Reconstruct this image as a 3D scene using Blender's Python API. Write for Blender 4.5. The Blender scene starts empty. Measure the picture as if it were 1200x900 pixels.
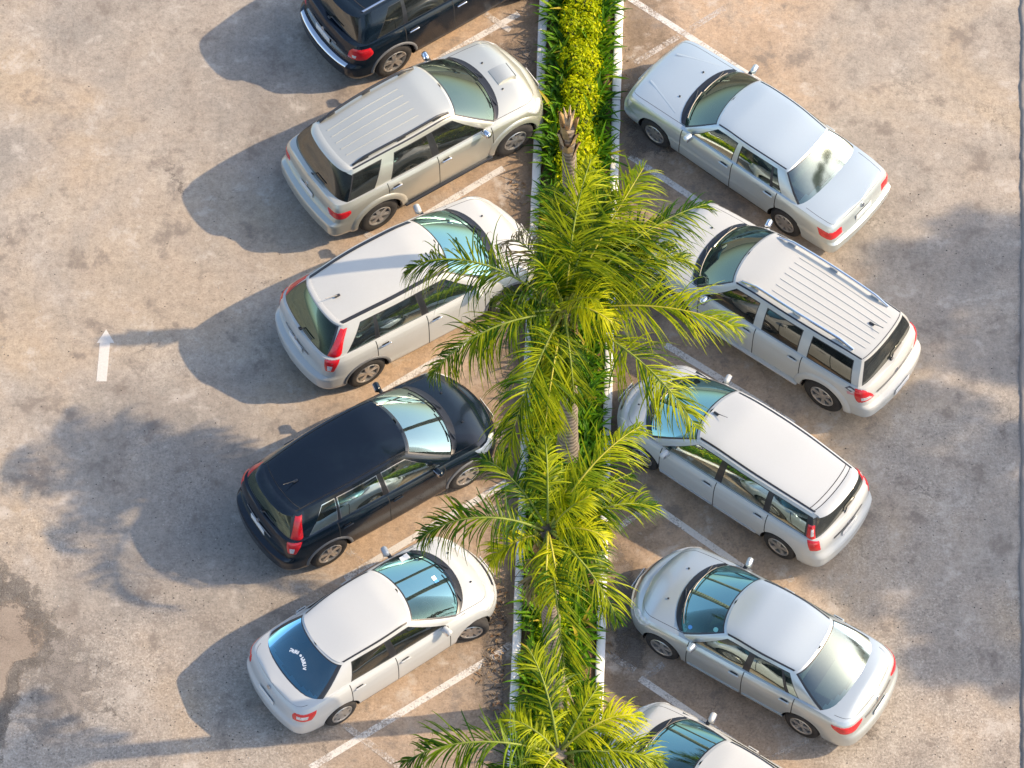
import bpy, bmesh, math, random
import numpy as np
from mathutils import Vector, Matrix

random.seed(7); np.random.seed(7)
PI = math.pi
R = math.radians
scene = bpy.context.scene
COL = scene.collection

# ------------------------------------------------------------------ camera --
TILT = R(30.0); FPX = 4900.0; DIST = FPX / 72.0
CAM = Vector((0, -DIST * math.sin(TILT), DIST * math.cos(TILT)))
FWD = Vector((0, math.sin(TILT), -math.cos(TILT)))
UPV = Vector((0, math.cos(TILT), math.sin(TILT)))
RGT = Vector((1, 0, 0))

def unproj(px, py, z=0.0):
    d = FWD * FPX + RGT * (px - 600.0) + UPV * (450.0 - py)
    t = (z - CAM.z) / d.z
    return CAM + d * t

def proj(p):
    v = Vector(p) - CAM
    k = FPX / v.dot(FWD)
    return 600 + k * v.dot(RGT), 450 - k * v.dot(UPV)

cam = bpy.data.objects.new('camera', bpy.data.cameras.new('camera'))
COL.objects.link(cam)
cam.location = CAM
cam.rotation_euler = (TILT, 0, 0)
cam.data.sensor_width = 36.0
cam.data.lens = FPX / 1200.0 * 36.0
cam.data.clip_start = 1.0
cam.data.clip_end = 2000.0
scene.camera = cam

# --------------------------------------------------------------- materials --
def nmat(name):
    m = bpy.data.materials.new(name); m.use_nodes = True
    nt = m.node_tree; nt.nodes.clear()
    out = nt.nodes.new('ShaderNodeOutputMaterial')
    return m, nt, out

def N(nt, typ, **kw):
    n = nt.nodes.new(typ)
    for k, v in kw.items():
        if k.startswith('i_'):
            key = k[2:]
            key = int(key) if key.isdigit() else key.replace('_', ' ')
            n.inputs[key].default_value = v
        else:
            setattr(n, k, v)
    return n

def L(nt, a, b): nt.links.new(a, b)

def ramp(nt, fac, stops, interp='LINEAR'):
    r = nt.nodes.new('ShaderNodeValToRGB')
    r.color_ramp.interpolation = interp
    els = r.color_ramp.elements
    while len(els) > 1: els.remove(els[-1])
    els[0].position = stops[0][0]; els[0].color = stops[0][1]
    for p, c in stops[1:]:
        e = els.new(p); e.color = c
    if fac is not None: L(nt, fac, r.inputs[0])
    return r

def c4(r, g, b): return (r, g, b, 1.0)
def gv(v): return (v, v, v, 1.0)

def noise(nt, vec, scale, detail=4, rough=0.55, dist=0.0):
    n = N(nt, 'ShaderNodeTexNoise'); n.inputs['Scale'].default_value = scale
    n.inputs['Detail'].default_value = detail; n.inputs['Roughness'].default_value = rough
    n.inputs['Distortion'].default_value = dist
    if vec is not None: L(nt, vec, n.inputs['Vector'])
    return n

def mix(nt, fac, a, b, mode='MIX'):
    m = nt.nodes.new('ShaderNodeMix'); m.data_type = 'RGBA'; m.blend_type = mode
    for s, v in ((0, fac), (6, a), (7, b)):
        if isinstance(v, (int, float)): m.inputs[s].default_value = v
        elif isinstance(v, tuple): m.inputs[s].default_value = v
        else: L(nt, v, m.inputs[s])
    return m.outputs[2]

def math_n(nt, op, a, b=None, c=None, clamp=False):
    m = nt.nodes.new('ShaderNodeMath'); m.operation = op; m.use_clamp = clamp
    for i, v in enumerate((a, b, c)):
        if v is None: continue
        if isinstance(v, (int, float)): m.inputs[i].default_value = v
        else: L(nt, v, m.inputs[i])
    return m.outputs[0]

def principled(name, col, rough=0.5, metal=0.0, coat=0.0, spec=0.5, var=0.0, vscale=6.0, bump=0.0, bscale=40.0):
    m, nt, out = nmat(name)
    b = N(nt, 'ShaderNodeBsdfPrincipled')
    b.inputs['Roughness'].default_value = rough; b.inputs['Metallic'].default_value = metal
    b.inputs['Coat Weight'].default_value = coat; b.inputs['Coat Roughness'].default_value = 0.04
    b.inputs['Specular IOR Level'].default_value = spec
    tc = N(nt, 'ShaderNodeTexCoord')
    if var > 0:
        n = noise(nt, tc.outputs['Object'], vscale, 5, 0.6)
        lo = tuple(max(0, x * (1 - var)) for x in col) + (1.0,)
        hi = tuple(min(1, x * (1 + var)) for x in col) + (1.0,)
        r = ramp(nt, n.outputs[0], [(0.3, lo), (0.7, hi)])
        L(nt, r.outputs[0], b.inputs['Base Color'])
    else:
        b.inputs['Base Color'].default_value = tuple(col) + (1.0,)
    if bump > 0:
        n2 = noise(nt, tc.outputs['Object'], bscale, 4, 0.6)
        bp = N(nt, 'ShaderNodeBump'); bp.inputs['Strength'].default_value = bump
        bp.inputs['Distance'].default_value = 0.01
        L(nt, n2.outputs[0], bp.inputs['Height']); L(nt, bp.outputs[0], b.inputs['Normal'])
    L(nt, b.outputs[0], out.inputs[0])
    return m

def paint(name, col, metal=0.0, rough=0.35, dust=0.12, coat=0.9):
    """car paint with a clear coat and a thin uneven film of dust"""
    m, nt, out = nmat(name)
    b = N(nt, 'ShaderNodeBsdfPrincipled')
    tc = N(nt, 'ShaderNodeTexCoord')
    n = noise(nt, tc.outputs['Object'], 2.2, 6, 0.65)
    n2 = noise(nt, tc.outputs['Object'], 38.0, 3, 0.6)
    f = math_n(nt, 'MULTIPLY', n.outputs[0], n2.outputs[0])
    fr = ramp(nt, f, [(0.15, gv(0)), (0.5, gv(dust * 2))])
    colr = mix(nt, fr.outputs[0], tuple(col) + (1.0,), c4(0.36, 0.32, 0.27))
    L(nt, colr, b.inputs['Base Color'])
    b.inputs['Metallic'].default_value = metal
    rr = math_n(nt, 'MULTIPLY_ADD', fr.outputs[0], 0.6, rough)
    L(nt, rr, b.inputs['Roughness'])
    b.inputs['Coat Weight'].default_value = coat
    b.inputs['Coat Roughness'].default_value = 0.05
    L(nt, b.outputs[0], out.inputs[0])
    return m

def glass(name, tint, refl=0.08, rough=0.0, fm=1.0, gcol=(0.80, 0.96, 0.95)):
    m, nt, out = nmat(name)
    tr = N(nt, 'ShaderNodeBsdfTransparent'); tr.inputs[0].default_value = tuple(tint) + (1.0,)
    gl = N(nt, 'ShaderNodeBsdfGlossy'); gl.inputs['Roughness'].default_value = rough
    gl.inputs[0].default_value = tuple(gcol) + (1.0,)
    fr = N(nt, 'ShaderNodeFresnel'); fr.inputs[0].default_value = 1.5
    tc = N(nt, 'ShaderNodeTexCoord')
    n = noise(nt, tc.outputs['Object'], 3.0, 4, 0.6)
    f = math_n(nt, 'ADD', math_n(nt, 'MULTIPLY', fr.outputs[0], fm), refl, clamp=True)
    mx = N(nt, 'ShaderNodeMixShader'); L(nt, f, mx.inputs[0]); L(nt, tr.outputs[0], mx.inputs[1]); L(nt, gl.outputs[0], mx.inputs[2])
    df = N(nt, 'ShaderNodeBsdfDiffuse'); df.inputs[0].default_value = c4(0.30, 0.36, 0.36)
    d = ramp(nt, n.outputs[0], [(0.3, gv(0.02)), (0.75, gv(0.07))])
    m2 = N(nt, 'ShaderNodeMixShader'); L(nt, d.outputs[0], m2.inputs[0]); L(nt, mx.outputs[0], m2.inputs[1]); L(nt, df.outputs[0], m2.inputs[2])
    L(nt, m2.outputs[0], out.inputs[0])
    return m

def leafmat(name, col, col2, trans=0.35, rough=0.45, scale=3.0, isl=0.8):
    m, nt, out = nmat(name)
    tc = N(nt, 'ShaderNodeTexCoord'); oi = N(nt, 'ShaderNodeObjectInfo')
    geo = N(nt, 'ShaderNodeNewGeometry')
    n = noise(nt, geo.outputs['Position'], scale, 3, 0.6)
    f = math_n(nt, 'ADD', math_n(nt, 'MULTIPLY', n.outputs[0], 0.8), math_n(nt, 'MULTIPLY_ADD', oi.outputs['Random'], 0.5, -0.2))
    f = math_n(nt, 'ADD', f, math_n(nt, 'MULTIPLY_ADD', geo.outputs['Random Per Island'], isl, -isl / 2), clamp=True)
    r = ramp(nt, f, [(0.2, tuple(col) + (1.0,)), (0.85, tuple(col2) + (1.0,))])
    b = N(nt, 'ShaderNodeBsdfPrincipled'); b.inputs['Roughness'].default_value = rough; b.inputs['Specular IOR Level'].default_value = .18
    L(nt, r.outputs[0], b.inputs['Base Color'])
    t = N(nt, 'ShaderNodeBsdfTranslucent'); L(nt, r.outputs[0], t.inputs[0])
    mx = N(nt, 'ShaderNodeMixShader'); mx.inputs[0].default_value = trans
    L(nt, b.outputs[0], mx.inputs[1]); L(nt, t.outputs[0], mx.inputs[2])
    L(nt, mx.outputs[0], out.inputs[0])
    return m

M = {}
M['white'] = paint('white_paint', (0.487, 0.507, 0.505), 0.0, 0.4, 0.05)
M['ivory'] = paint('pearl_white_paint', (0.492, 0.502, 0.48), 0.0, 0.4, 0.07)
M['silver_beige'] = paint('champagne_silver_paint', (0.60, 0.60, 0.525), 0.65, 0.36, 0.03)
M['silver_blue'] = paint('pale_silver_paint', (0.58, 0.655, 0.665), 0.6, 0.36, 0.03)
M['silver'] = paint('silver_paint', (0.535, 0.59, 0.595), 0.6, 0.34, 0.03)
M['black'] = paint('black_paint', (0.004, 0.010, 0.018), 0.0, 0.16, 0.003, coat=0.2)
M['seam'] = principled('dark_gap', (0.02, 0.02, 0.02), 0.8)
M['rubber'] = principled('black_rubber', (0.025, 0.025, 0.027), 0.6, var=0.3)
M['trim'] = principled('black_trim', (0.02, 0.022, 0.026), 0.35, coat=0.3)
M['clad'] = principled('grey_plastic_cladding', (0.14, 0.145, 0.15), 0.6, var=0.15)
M['chrome'] = principled('chrome', (0.75, 0.76, 0.78), 0.15, metal=1.0)
M['alloy'] = principled('alloy_wheel', (0.55, 0.54, 0.52), 0.35, metal=0.8, var=0.1)
M['tyre'] = principled('tyre_rubber', (0.03, 0.028, 0.027), 0.85, var=0.35, vscale=9, bump=0.3, bscale=60)
M['brake'] = principled('brake_dark', (0.03, 0.03, 0.03), 0.7)
M['liner'] = principled('wheel_well_liner', (0.012, 0.012, 0.012), 0.95)
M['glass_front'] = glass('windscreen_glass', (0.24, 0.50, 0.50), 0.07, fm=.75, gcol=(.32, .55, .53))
M['glass_front_dark'] = glass('dark_reflection_windscreen_glass', (0.16, 0.26, 0.20), 0.03, fm=.5, gcol=(.30, .38, .32))  # darker green tint stands in for palms reflected in the windscreen
M['glass_front_pale'] = glass('bright_reflection_windscreen_glass', (0.40, 0.58, 0.55), 0.06, fm=.75, gcol=(.38, .50, .47))  # paler tint stands in for bright cloud reflected in the windscreen
M['glass_tail'] = glass('tailgate_glass', (0.07, 0.13, 0.12), 0.015, fm=.24, gcol=(.60, .80, .66))
M['glass_side'] = glass('side_glass', (0.24, 0.34, 0.29), 0.02, fm=.55)
M['glass_dark'] = glass('dark_tinted_glass', (0.04, 0.04, 0.036), 0.01, fm=.20, gcol=(.85, .85, .78))
M['glass_blue'] = glass('blue_tinted_glass', (0.05, 0.22, 0.34), 0.20, fm=.8, gcol=(.42, .82, 1.0))
M['glass_rear'] = glass('rear_glass', (0.26, 0.38, 0.38), 0.16, rough=.10, fm=.9, gcol=(.82, .96, .92))
M['red'] = principled('red_lens', (0.62, 0.012, 0.02), 0.18, coat=0.8, var=0.15, vscale=20)
M['clear'] = principled('clear_lens', (0.62, 0.63, 0.62), 0.12, coat=1.0, var=0.25, vscale=18)
M['seat_beige'] = principled('beige_upholstery', (0.34, 0.30, 0.22), 0.8, var=0.15)
M['seat_grey'] = principled('grey_upholstery', (0.13, 0.13, 0.13), 0.8, var=0.2)
M['dash'] = principled('dashboard_plastic', (0.035, 0.037, 0.04), 0.7, var=0.2)
M['dash_mid'] = principled('grey_dashboard_plastic', (0.10, 0.11, 0.11), 0.7, var=0.2)
M['plate'] = principled('number_plate', (0.72, 0.72, 0.70), 0.4, var=0.05)
M['sticker'] = principled('white_sticker', (0.82, 0.83, 0.83), 0.5)
M['sticker_blue'] = principled('blue_sticker', (0.10, 0.35, 0.75), 0.5)
M['sticker_teal'] = principled('teal_sticker', (0.18, 0.48, 0.48), 0.5)
M['decal_dark'] = principled('dark_decal', (0.05, 0.05, 0.07), 0.5)
M['decal_red'] = principled('red_decal', (0.55, 0.25, 0.25), 0.5)

# ------------------------------------------------------------ mesh builder --
class MB:
    def __init__(s): s.v = []; s.f = []; s.m = []; s.mats = []
    def mi(s, mat):
        if mat not in s.mats: s.mats.append(mat)
        return s.mats.index(mat)
    def add(s, verts, faces, mat):
        o = len(s.v); k = s.mi(mat)
        s.v.extend([tuple(p) for p in verts])
        for f in faces:
            s.f.append(tuple(o + i for i in f)); s.m.append(k)
    def build(s, name, parent=None, smooth=True, sharp=38.0, weld=True, recalc=False):
        me = bpy.data.meshes.new(name)
        me.from_pydata(s.v, [], s.f)
        for mt in s.mats: me.materials.append(mt)
        me.polygons.foreach_set('material_index', s.m)
        if weld or recalc:
            bm = bmesh.new(); bm.from_mesh(me)
            bmesh.ops.remove_doubles(bm, verts=bm.verts, dist=0.0002)
            bmesh.ops.dissolve_degenerate(bm, dist=0.0002, edges=bm.edges)
            if recalc: bmesh.ops.recalc_face_normals(bm, faces=bm.faces)
            if smooth:
                for f in bm.faces: f.smooth = True
                lim = R(sharp)
                for e in bm.edges:
                    if len(e.link_faces) == 2:
                        e.smooth = e.calc_face_angle(0.0) < lim
            bm.to_mesh(me); bm.free()
        elif smooth:
            me.polygons.foreach_set('use_smooth', [True] * len(me.polygons))
        me.update()
        o = bpy.data.objects.new(name, me); COL.objects.link(o)
        if parent is not None: o.parent = parent
        return o
    # shapes
    def box(s, c, d, mat, rot=None, bev=0.0, taper=None):
        x, y, z = d[0] / 2, d[1] / 2, d[2] / 2
        if bev <= 0:
            vs = [(-x,-y,-z),(x,-y,-z),(x,y,-z),(-x,y,-z),(-x,-y,z),(x,-y,z),(x,y,z),(-x,y,z)]
            fs = [(0,3,2,1),(4,5,6,7),(0,1,5,4),(1,2,6,5),(2,3,7,6),(3,0,4,7)]
        else:
            b = min(bev, x * .95, y * .95, z * .95); vs = []; fs = []
            rings = [(-z, b), (-z + b * .3, b * .3), (-z + b, 0), (z - b, 0), (z - b * .3, b * .3), (z, b)]
            n = 12
            for zz, ins in rings:
                X, Y = x - ins, y - ins
                bb = max(min(b * 0.9, X * .97, Y * .97), 0.0005)
                for cx, cy, a0 in ((X - bb, Y - bb, 0), (-X + bb, Y - bb, 90), (-X + bb, -Y + bb, 180), (X - bb, -Y + bb, 270)):
                    for k in range(3):
                        a = R(a0 + k * 45)
                        vs.append((cx + bb * math.cos(a), cy + bb * math.sin(a), zz))
            for r_ in range(len(rings) - 1):
                for k in range(n):
                    a = r_ * n + k; b2 = r_ * n + (k + 1) % n
                    fs.append((a, b2, b2 + n, a + n))
            fs.append(tuple(range(n - 1, -1, -1))); fs.append(tuple(range((len(rings) - 1) * n, len(rings) * n)))
        if taper:
            vs = [(p[0] * (1 + (taper - 1) * (p[2] + z) / (2 * z)), p[1] * (1 + (taper - 1) * (p[2] + z) / (2 * z)), p[2]) for p in vs]
        mt = Matrix.Translation(Vector(c))
        if rot is not None: mt = mt @ rot
        s.add([mt @ Vector(p) for p in vs], fs, mat)
    def tube(s, pts, rad, mat, n=8, caps=True):
        pts = [Vector(p) for p in pts]
        rads = rad if isinstance(rad, (list, tuple)) else [rad] * len(pts)
        vs = []; fs = []
        prev = None
        for i, p in enumerate(pts):
            t = (pts[min(i + 1, len(pts) - 1)] - pts[max(i - 1, 0)]).normalized()
            ref = prev if prev is not None else (Vector((0, 0, 1)) if abs(t.z) < .9 else Vector((1, 0, 0)))
            a = (ref - t * ref.dot(t)).normalized(); b = t.cross(a); prev = a
            for k in range(n):
                an = 2 * PI * k / n
                vs.append(p + (a * math.cos(an) + b * math.sin(an)) * rads[i])
        for i in range(len(pts) - 1):
            for k in range(n):
                k2 = (k + 1) % n
                fs.append((i * n + k, i * n + k2, (i + 1) * n + k2, (i + 1) * n + k))
        if caps:
            fs.append(tuple(range(n - 1, -1, -1))); fs.append(tuple(range((len(pts) - 1) * n, len(pts) * n)))
        s.add(vs, fs, mat)
    def lathe(s, prof, mat, n=28, axis='y', c=(0, 0, 0), closed=False):
        """prof: list of (r, h) ; revolved about local y"""
        vs = []; fs = []
        for k in range(n):
            a = 2 * PI * k / n
            for r_, h in prof:
                vs.append((c[0] + r_ * math.cos(a), c[1] + h, c[2] + r_ * math.sin(a)))
        m = len(prof)
        for k in range(n):
            k2 = (k + 1) % n
            for j in range(m - 1):
                fs.append((k * m + j, k * m + j + 1, k2 * m + j + 1, k2 * m + j))
            if closed: fs.append((k * m + m - 1, k * m, k2 * m, k2 * m + m - 1))
        s.add(vs, fs, mat)
    def grid(s, P, mat):
        """P: 2-D list of points"""
        r_ = len(P); c_ = len(P[0])
        vs = [p for row in P for p in row]
        fs = [(i * c_ + j, i * c_ + j + 1, (i + 1) * c_ + j + 1, (i + 1) * c_ + j) for i in range(r_ - 1) for j in range(c_ - 1)]
        s.add(vs, fs, mat)

def empty(name, loc=(0, 0, 0), rz=0.0, sc=1.0):
    o = bpy.data.objects.new(name, None); COL.objects.link(o)
    o.location = loc; o.rotation_euler = (0, 0, rz); o.scale = (sc, sc, sc)
    o.empty_display_size = 0.3
    return o

def tag(o, label=None, cat=None, group=None, kind=None):
    if label: o['label'] = label
    if cat: o['category'] = cat
    if group: o['group'] = group
    if kind: o['kind'] = kind
    return o

# --------------------------------------------------------- small numerics ---
def pchip(xs, ys):
    xs = np.array(xs, float); ys = np.array(ys, float)
    o = np.argsort(xs); xs = xs[o]; ys = ys[o]
    h = np.diff(xs); d = np.diff(ys) / h
    m = np.zeros_like(xs)
    m[0] = d[0]; m[-1] = d[-1]
    for i in range(1, len(xs) - 1):
        if d[i - 1] * d[i] <= 0: m[i] = 0
        else:
            w1 = 2 * h[i] + h[i - 1]; w2 = h[i] + 2 * h[i - 1]
            m[i] = (w1 + w2) / (w1 / d[i - 1] + w2 / d[i])
    def f(x):
        x = min(max(x, xs[0]), xs[-1])
        i = min(max(int(np.searchsorted(xs, x)) - 1, 0), len(xs) - 2)
        t = (x - xs[i]) / h[i]
        return float((2*t**3-3*t**2+1)*ys[i] + (t**3-2*t**2+t)*h[i]*m[i] + (-2*t**3+3*t**2)*ys[i+1] + (t**3-t**2)*h[i]*m[i+1])
    return f

def catmull(pts, per=16):
    P = [np.array(p, float) for p in pts]
    P = [2 * P[0] - P[1]] + P + [2 * P[-1] - P[-2]]
    out = []
    for i in range(1, len(P) - 2):
        for k in range(per):
            t = k / per
            out.append(0.5 * ((2 * P[i]) + (-P[i-1] + P[i+1]) * t + (2*P[i-1] - 5*P[i] + 4*P[i+1] - P[i+2]) * t*t + (-P[i-1] + 3*P[i] - 3*P[i+1] + P[i+2]) * t**3))
    out.append(P[-2])
    return np.array(out)

def smooth01(t):
    t = min(max(t, 0.0), 1.0); return t * t * (3 - 2 * t)

# -------------------------------------------------------------------- car ---
VCOL = [0, .15, .3, .45, .6, .72, .8, .85, .9, .925, .96, 1.0]
TROW = [0, .03, .055, .2, .4, .6, .75, .86, .89, .93, .955, 1.0]

def make_wheel(parent, S, x, side, steer=0.0):
    r = S['r']; rr = S.get('rim', 0.64) * r
    wd = S.get('tw', 0.2)
    w = empty('wheel', (x, side * (S['W'] / 2 - wd / 2 - 0.015), r)); w.parent = parent
    w.rotation_euler = (0, 0, (0 if side > 0 else PI) + steer)
    h = wd / 2
    t = MB()
    t.lathe([(rr, -h), (rr + .02, -h - .004), (r - .05, -h - .006), (r - .014, -h + .018), (r, -h + .045), (r, h - .045), (r - .014, h - .018), (r - .05, h + .006), (rr + .02, h + .004), (rr, h - .004), (rr - .01, h - .03)], M['tyre'], 36)
    t.build('tyre', w)
    a = MB()
    a.lathe([(rr, h - .006), (rr - .012, h + .004), (rr - .03, h - .006), (rr - .035, h - .06), (rr - .045, -h + .02)], M['alloy'], 36)
    a.lathe([(rr - .04, h - .085), (rr * .3, h - .08), (0.001, h - .08)], M['brake'], 28)
    n = S.get('spokes', 5)
    a.lathe([(rr * .30, h - .055), (rr * .27, h - .012), (rr * .12, h - .004), (0.001, h - .004)], M['alloy'], 20)
    twin = S.get('twin', False)
    for k in range(n):
        offs = (-0.16, 0.16) if twin else (0.0,)
        for of in offs:
            an = 2 * PI * k / n + 0.3 + of
            w0 = S.get('spw', .030) * (0.62 if twin else 1); w1 = S.get('spw', .030) * (0.62 if twin else 1.15)
            ca, sa = math.cos(an), math.sin(an)
            def pt(rad, off, hh): return (rad * ca - off * sa, hh, rad * sa + off * ca)
            r0 = rr * .2; r1 = rr - .02
            vs = [pt(r0, -w0, h - .012), pt(r0, w0, h - .012), pt(r1, w1, h - .008), pt(r1, -w1, h - .008),
                  pt(r0, -w0, h - .06), pt(r0, w0, h - .06), pt(r1, w1, h - .05), pt(r1, -w1, h - .05)]
            a.add(vs, [(0,1,2,3),(7,6,5,4),(0,4,5,1),(1,5,6,2),(2,6,7,3),(3,7,4,0)], M['alloy'])
    a.build('rim', w, sharp=30)
    return w

def make_car(name, label, S, R_px, F_px, near, steer=0.0):
    pm = S['paint']
    wb = S['wb']; Wd = S['W']; w = Wd / 2; r = S['r']
    a = unproj(R_px[0], R_px[1], r); b = unproj(F_px[0], F_px[1], r)
    d = (b - a); d.z = 0; sc = d.length / wb
    dn = d.normalized(); left = Vector((-dn.y, dn.x, 0))
    # the outer wheel face stands w*sc from the centre line
    mid = (a + b) / 2
    ctr = mid + left * ((w - .02) * sc) * (1 if near == 'right' else -1)
    yaw = math.atan2(dn.y, dn.x)
    print('CAR', name, 'scale %.3f yaw %.1f' % (sc, math.degrees(yaw)))
    sc2 = min(max(sc, 0.97), 1.03)
    root = empty(name, (ctr.x, ctr.y, 0.004), yaw, sc2)
    tag(root, label, S['cat'], S.get('group'))

    xF = wb / 2 + S['fo']; xR = -(wb / 2 + S['ro'])
    zlo = S.get('zlo', 0.2)
    zs = pchip(*zip(*S['shoulder'])); zt = pchip(*zip(*S['deck']))
    # --- plan outline
    pf = S.get('plan_f', [(0, 0), (.012, .28), (.06, .58), (.155, .81), (.34, .94), (.75, .985)])
    pr = S.get('plan_r', [(.75, .99), (.32, .955), (.125, .85), (.05, .62), (.012, .3), (0, 0)])
    ctl = [(xF - dx, y * w) for dx, y in pf] + [(0.0, w)] + [(xR + dx, y * w) for dx, y in pr]
    O = catmull(ctl, 24)
    xf1 = xF - .34; xr1 = xR + .32
    def arc(i0, i1, n):
        seg = O[i0:i1 + 1]; ln = np.concatenate([[0], np.cumsum(np.linalg.norm(np.diff(seg, axis=0), axis=1))])
        q = np.linspace(0, ln[-1], n)
        return [(float(np.interp(k, ln, seg[:, 0])), float(np.interp(k, ln, seg[:, 1]))) for k in q]
    i_f = int(np.argmax(O[:, 0] < xf1)); i_r = int(len(O) - 1 - np.argmax(O[::-1, 0] > xr1))
    fa = arc(0, i_f, 16); ra = arc(i_r, len(O) - 1, 16)
    side = O[i_f:i_r + 1]
    def yside(x): return float(np.interp(-x, -side[:, 0], side[:, 1]))
    xs = list(np.arange(fa[-1][0] - .055, ra[0][0] + .03, -.055))
    seams = []
    for (dx0, dx1) in S['doors']: seams += [dx0, dx1]
    seams = sorted(set(seams), reverse=True)
    for sx in seams:
        xs = [x for x in xs if abs(x - sx) > .03] + [sx + .008, sx - .008]
    xs = sorted(xs, reverse=True)
    U = fa + [(x, yside(x)) for x in xs] + ra
    UX = np.array([p[0] for p in U]); UY = np.array([p[1] for p in U]); nU = len(U)
    # --- rows
    rows = S['rows']
    fins = pchip([q[0] for q in rows], [q[1] for q in rows])
    fdf = pchip([q[0] for q in rows], [q[2] for q in rows])
    fdr = pchip([q[0] for q in rows], [q[3] for q in rows])
    FV = sorted(set([round(q, 4) for q in np.linspace(0, 1, 17)] + [q[0] for q in rows]))
    FV = [f for i, f in enumerate(FV) if i == 0 or f - FV[i - 1] > .012]
    xfa = wb / 2 + .30; xra = -(wb / 2 + .30)
    def warp(x, f):
        if x > xfa: return x + fdf(f) * (x - xfa) / (xF - xfa)
        if x < xra: return x - fdr(f) * (xra - x) / (xra - xR)
        return x
    def low(u, f, sg):
        x = float(np.interp(u, range(nU), UX)); y = float(np.interp(u, range(nU), UY))
        k = 1 - fins(f) / w
        return Vector((warp(x, f), sg * y * k, zlo + (zs(x) - zlo) * f))
    def nrm(u, f, sg):
        p = low(u, f, sg)
        du = low(min(u + .3, nU - 1), f, sg) - low(max(u - .3, 0), f, sg)
        df = low(u, min(f + .02, 1), sg) - low(u, max(f - .02, 0), sg)
        n = du.cross(df) * sg
        if n.length < 1e-9: return Vector((0, 0, 1))
        n.normalize()
        c = Vector((p.x * .2, p.y, 0))
        return -n if n.dot(Vector((p.x - max(min(p.x, wb / 2), -wb / 2), p.y, .2))) < 0 else n
    def u_rear_y(y):   # index on the rear arc with |y|
        return float(np.interp(-abs(y), -UY[nU - 16:], np.arange(nU - 16, nU)))
    def u_front_y(y):
        return float(np.interp(abs(y), UY[:16], np.arange(16)))
    def u_x(x): return float(np.interp(-x, -UX, np.arange(nU)))
    def topy(x):  # half width of the shoulder line
        return float(np.interp(-x, -UX, UY)) * (1 - fins(1.0) / w)
    CP = S.get('cap_p', 2.4)
    def capz(x, y):
        ye = max(topy(x), .05); v = min(abs(y) / ye, 1)
        return zs(x) + (zt(x) - zs(x)) * (1 - v ** CP)

    body = MB(); hood = MB(); lid = MB()
    doors = {(k, sg): MB() for k in range(len(S['doors'])) for sg in (1, -1)}
    lowmat = S.get('lowmat')      # cladding on the lowest rows
    lowf = S.get('lowf', 0.0)
    ra_ = r * S.get('arch', 1.14)
    for sg in (1, -1):
        V = [[low(i, f, sg) for f in FV] for i in range(nU)]
        keep = {}
        for i in range(nU - 1):
            for j in range(len(FV) - 1):
                c = (V[i][j] + V[i + 1][j] + V[i][j + 1] + V[i + 1][j + 1]) / 4
                cut = False
                for ax in (wb / 2, -wb / 2):
                    if math.hypot(c.x - ax, c.z - r) < ra_: cut = True
                keep[i, j] = not cut
        # snap the arch boundary on to the circle
        snapped = {}
        for i in range(nU):
            for j in range(len(FV)):
                adj = [keep.get((i - a_, j - b_)) for a_ in (0, 1) for b_ in (0, 1)]
                adj = [q for q in adj if q is not None]
                if any(adj) and not all(adj):
                    p = V[i][j]
                    ax = wb / 2 if p.x > 0 else -wb / 2
                    v = Vector((p.x - ax, 0, p.z - r)); ln = max(v.length, 1e-4)
                    q = Vector((ax, 0, r)) + v * (ra_ / ln); q.y = p.y
                    if j == 0: q.z = p.z; q.x = ax + math.copysign(math.sqrt(max(ra_ ** 2 - (p.z - r) ** 2, 0)), p.x - ax)
                    snapped[i, j] = q
        for k_, q in snapped.items(): V[k_[0]][k_[1]] = q
        inner = {}
        for i in range(nU - 1):
            xm = (UX[i] + UX[i + 1]) / 2
            seam = (UX[i] - UX[i + 1]) < .0165 and any(abs(xm - sx) < .002 for sx in seams)
            for j in range(len(FV) - 1):
                if not keep[i, j]: continue
                q = [V[i][j], V[i + 1][j], V[i + 1][j + 1], V[i][j + 1]]
                if sg > 0: q = q[::-1]
                fm = (FV[j] + FV[j + 1]) / 2
                mat = pm
                if lowmat is not None and fm < lowf: mat = lowmat
                tgt = body
                dk = None
                for k, (d0, d1) in enumerate(S['doors']):
                    if d1 < xm < d0: dk = k
                if seam and fm > .14: mat = M['seam']
                elif dk is not None and fm > .14:
                    tgt = doors[dk, sg]
                elif dk is not None and .09 < fm <= .14: mat = M['seam']
                tgt.add(q, [(0, 1, 2, 3)], mat)
        # returns of the wheel arches
        for i in range(nU - 1):
            for j in range(len(FV) - 1):
                if keep[i, j]: continue
                for (n_, e0, e1) in (((i - 1, j), (i, j), (i, j + 1)), ((i + 1, j), (i + 1, j), (i + 1, j + 1)), ((i, j + 1), (i, j + 1), (i + 1, j + 1))):
                    if keep.get(n_):
                        p0, p1 = V[e0[0]][e0[1]], V[e1[0]][e1[1]]
                        o = Vector((0, -sg * .07, 0))
                        body.add([p0, p1, p1 + o, p0 + o], [(0, 1, 2, 3)], M['liner'])
        # wheel wells
        for ax in (wb / 2, -wb / 2):
            P = []
            for k in range(15):
                an = R(-20 + k * 220 / 14)
                P.append([(ax + (ra_ + .01) * math.cos(an), sg * (w - .06), r + (ra_ + .01) * math.sin(an)), (ax + (ra_ + .01) * math.cos(an), sg * (w - .42), r + (ra_ + .01) * math.sin(an))])
            body.grid(P, M['liner'])
            body.add([(ax + (ra_ + .01) * math.cos(R(-20 + k * 220 / 14)), sg * (w - .42), r + (ra_ + .01) * math.sin(R(-20 + k * 220 / 14))) for k in range(15)], [tuple(range(15))], M['liner'])
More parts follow.
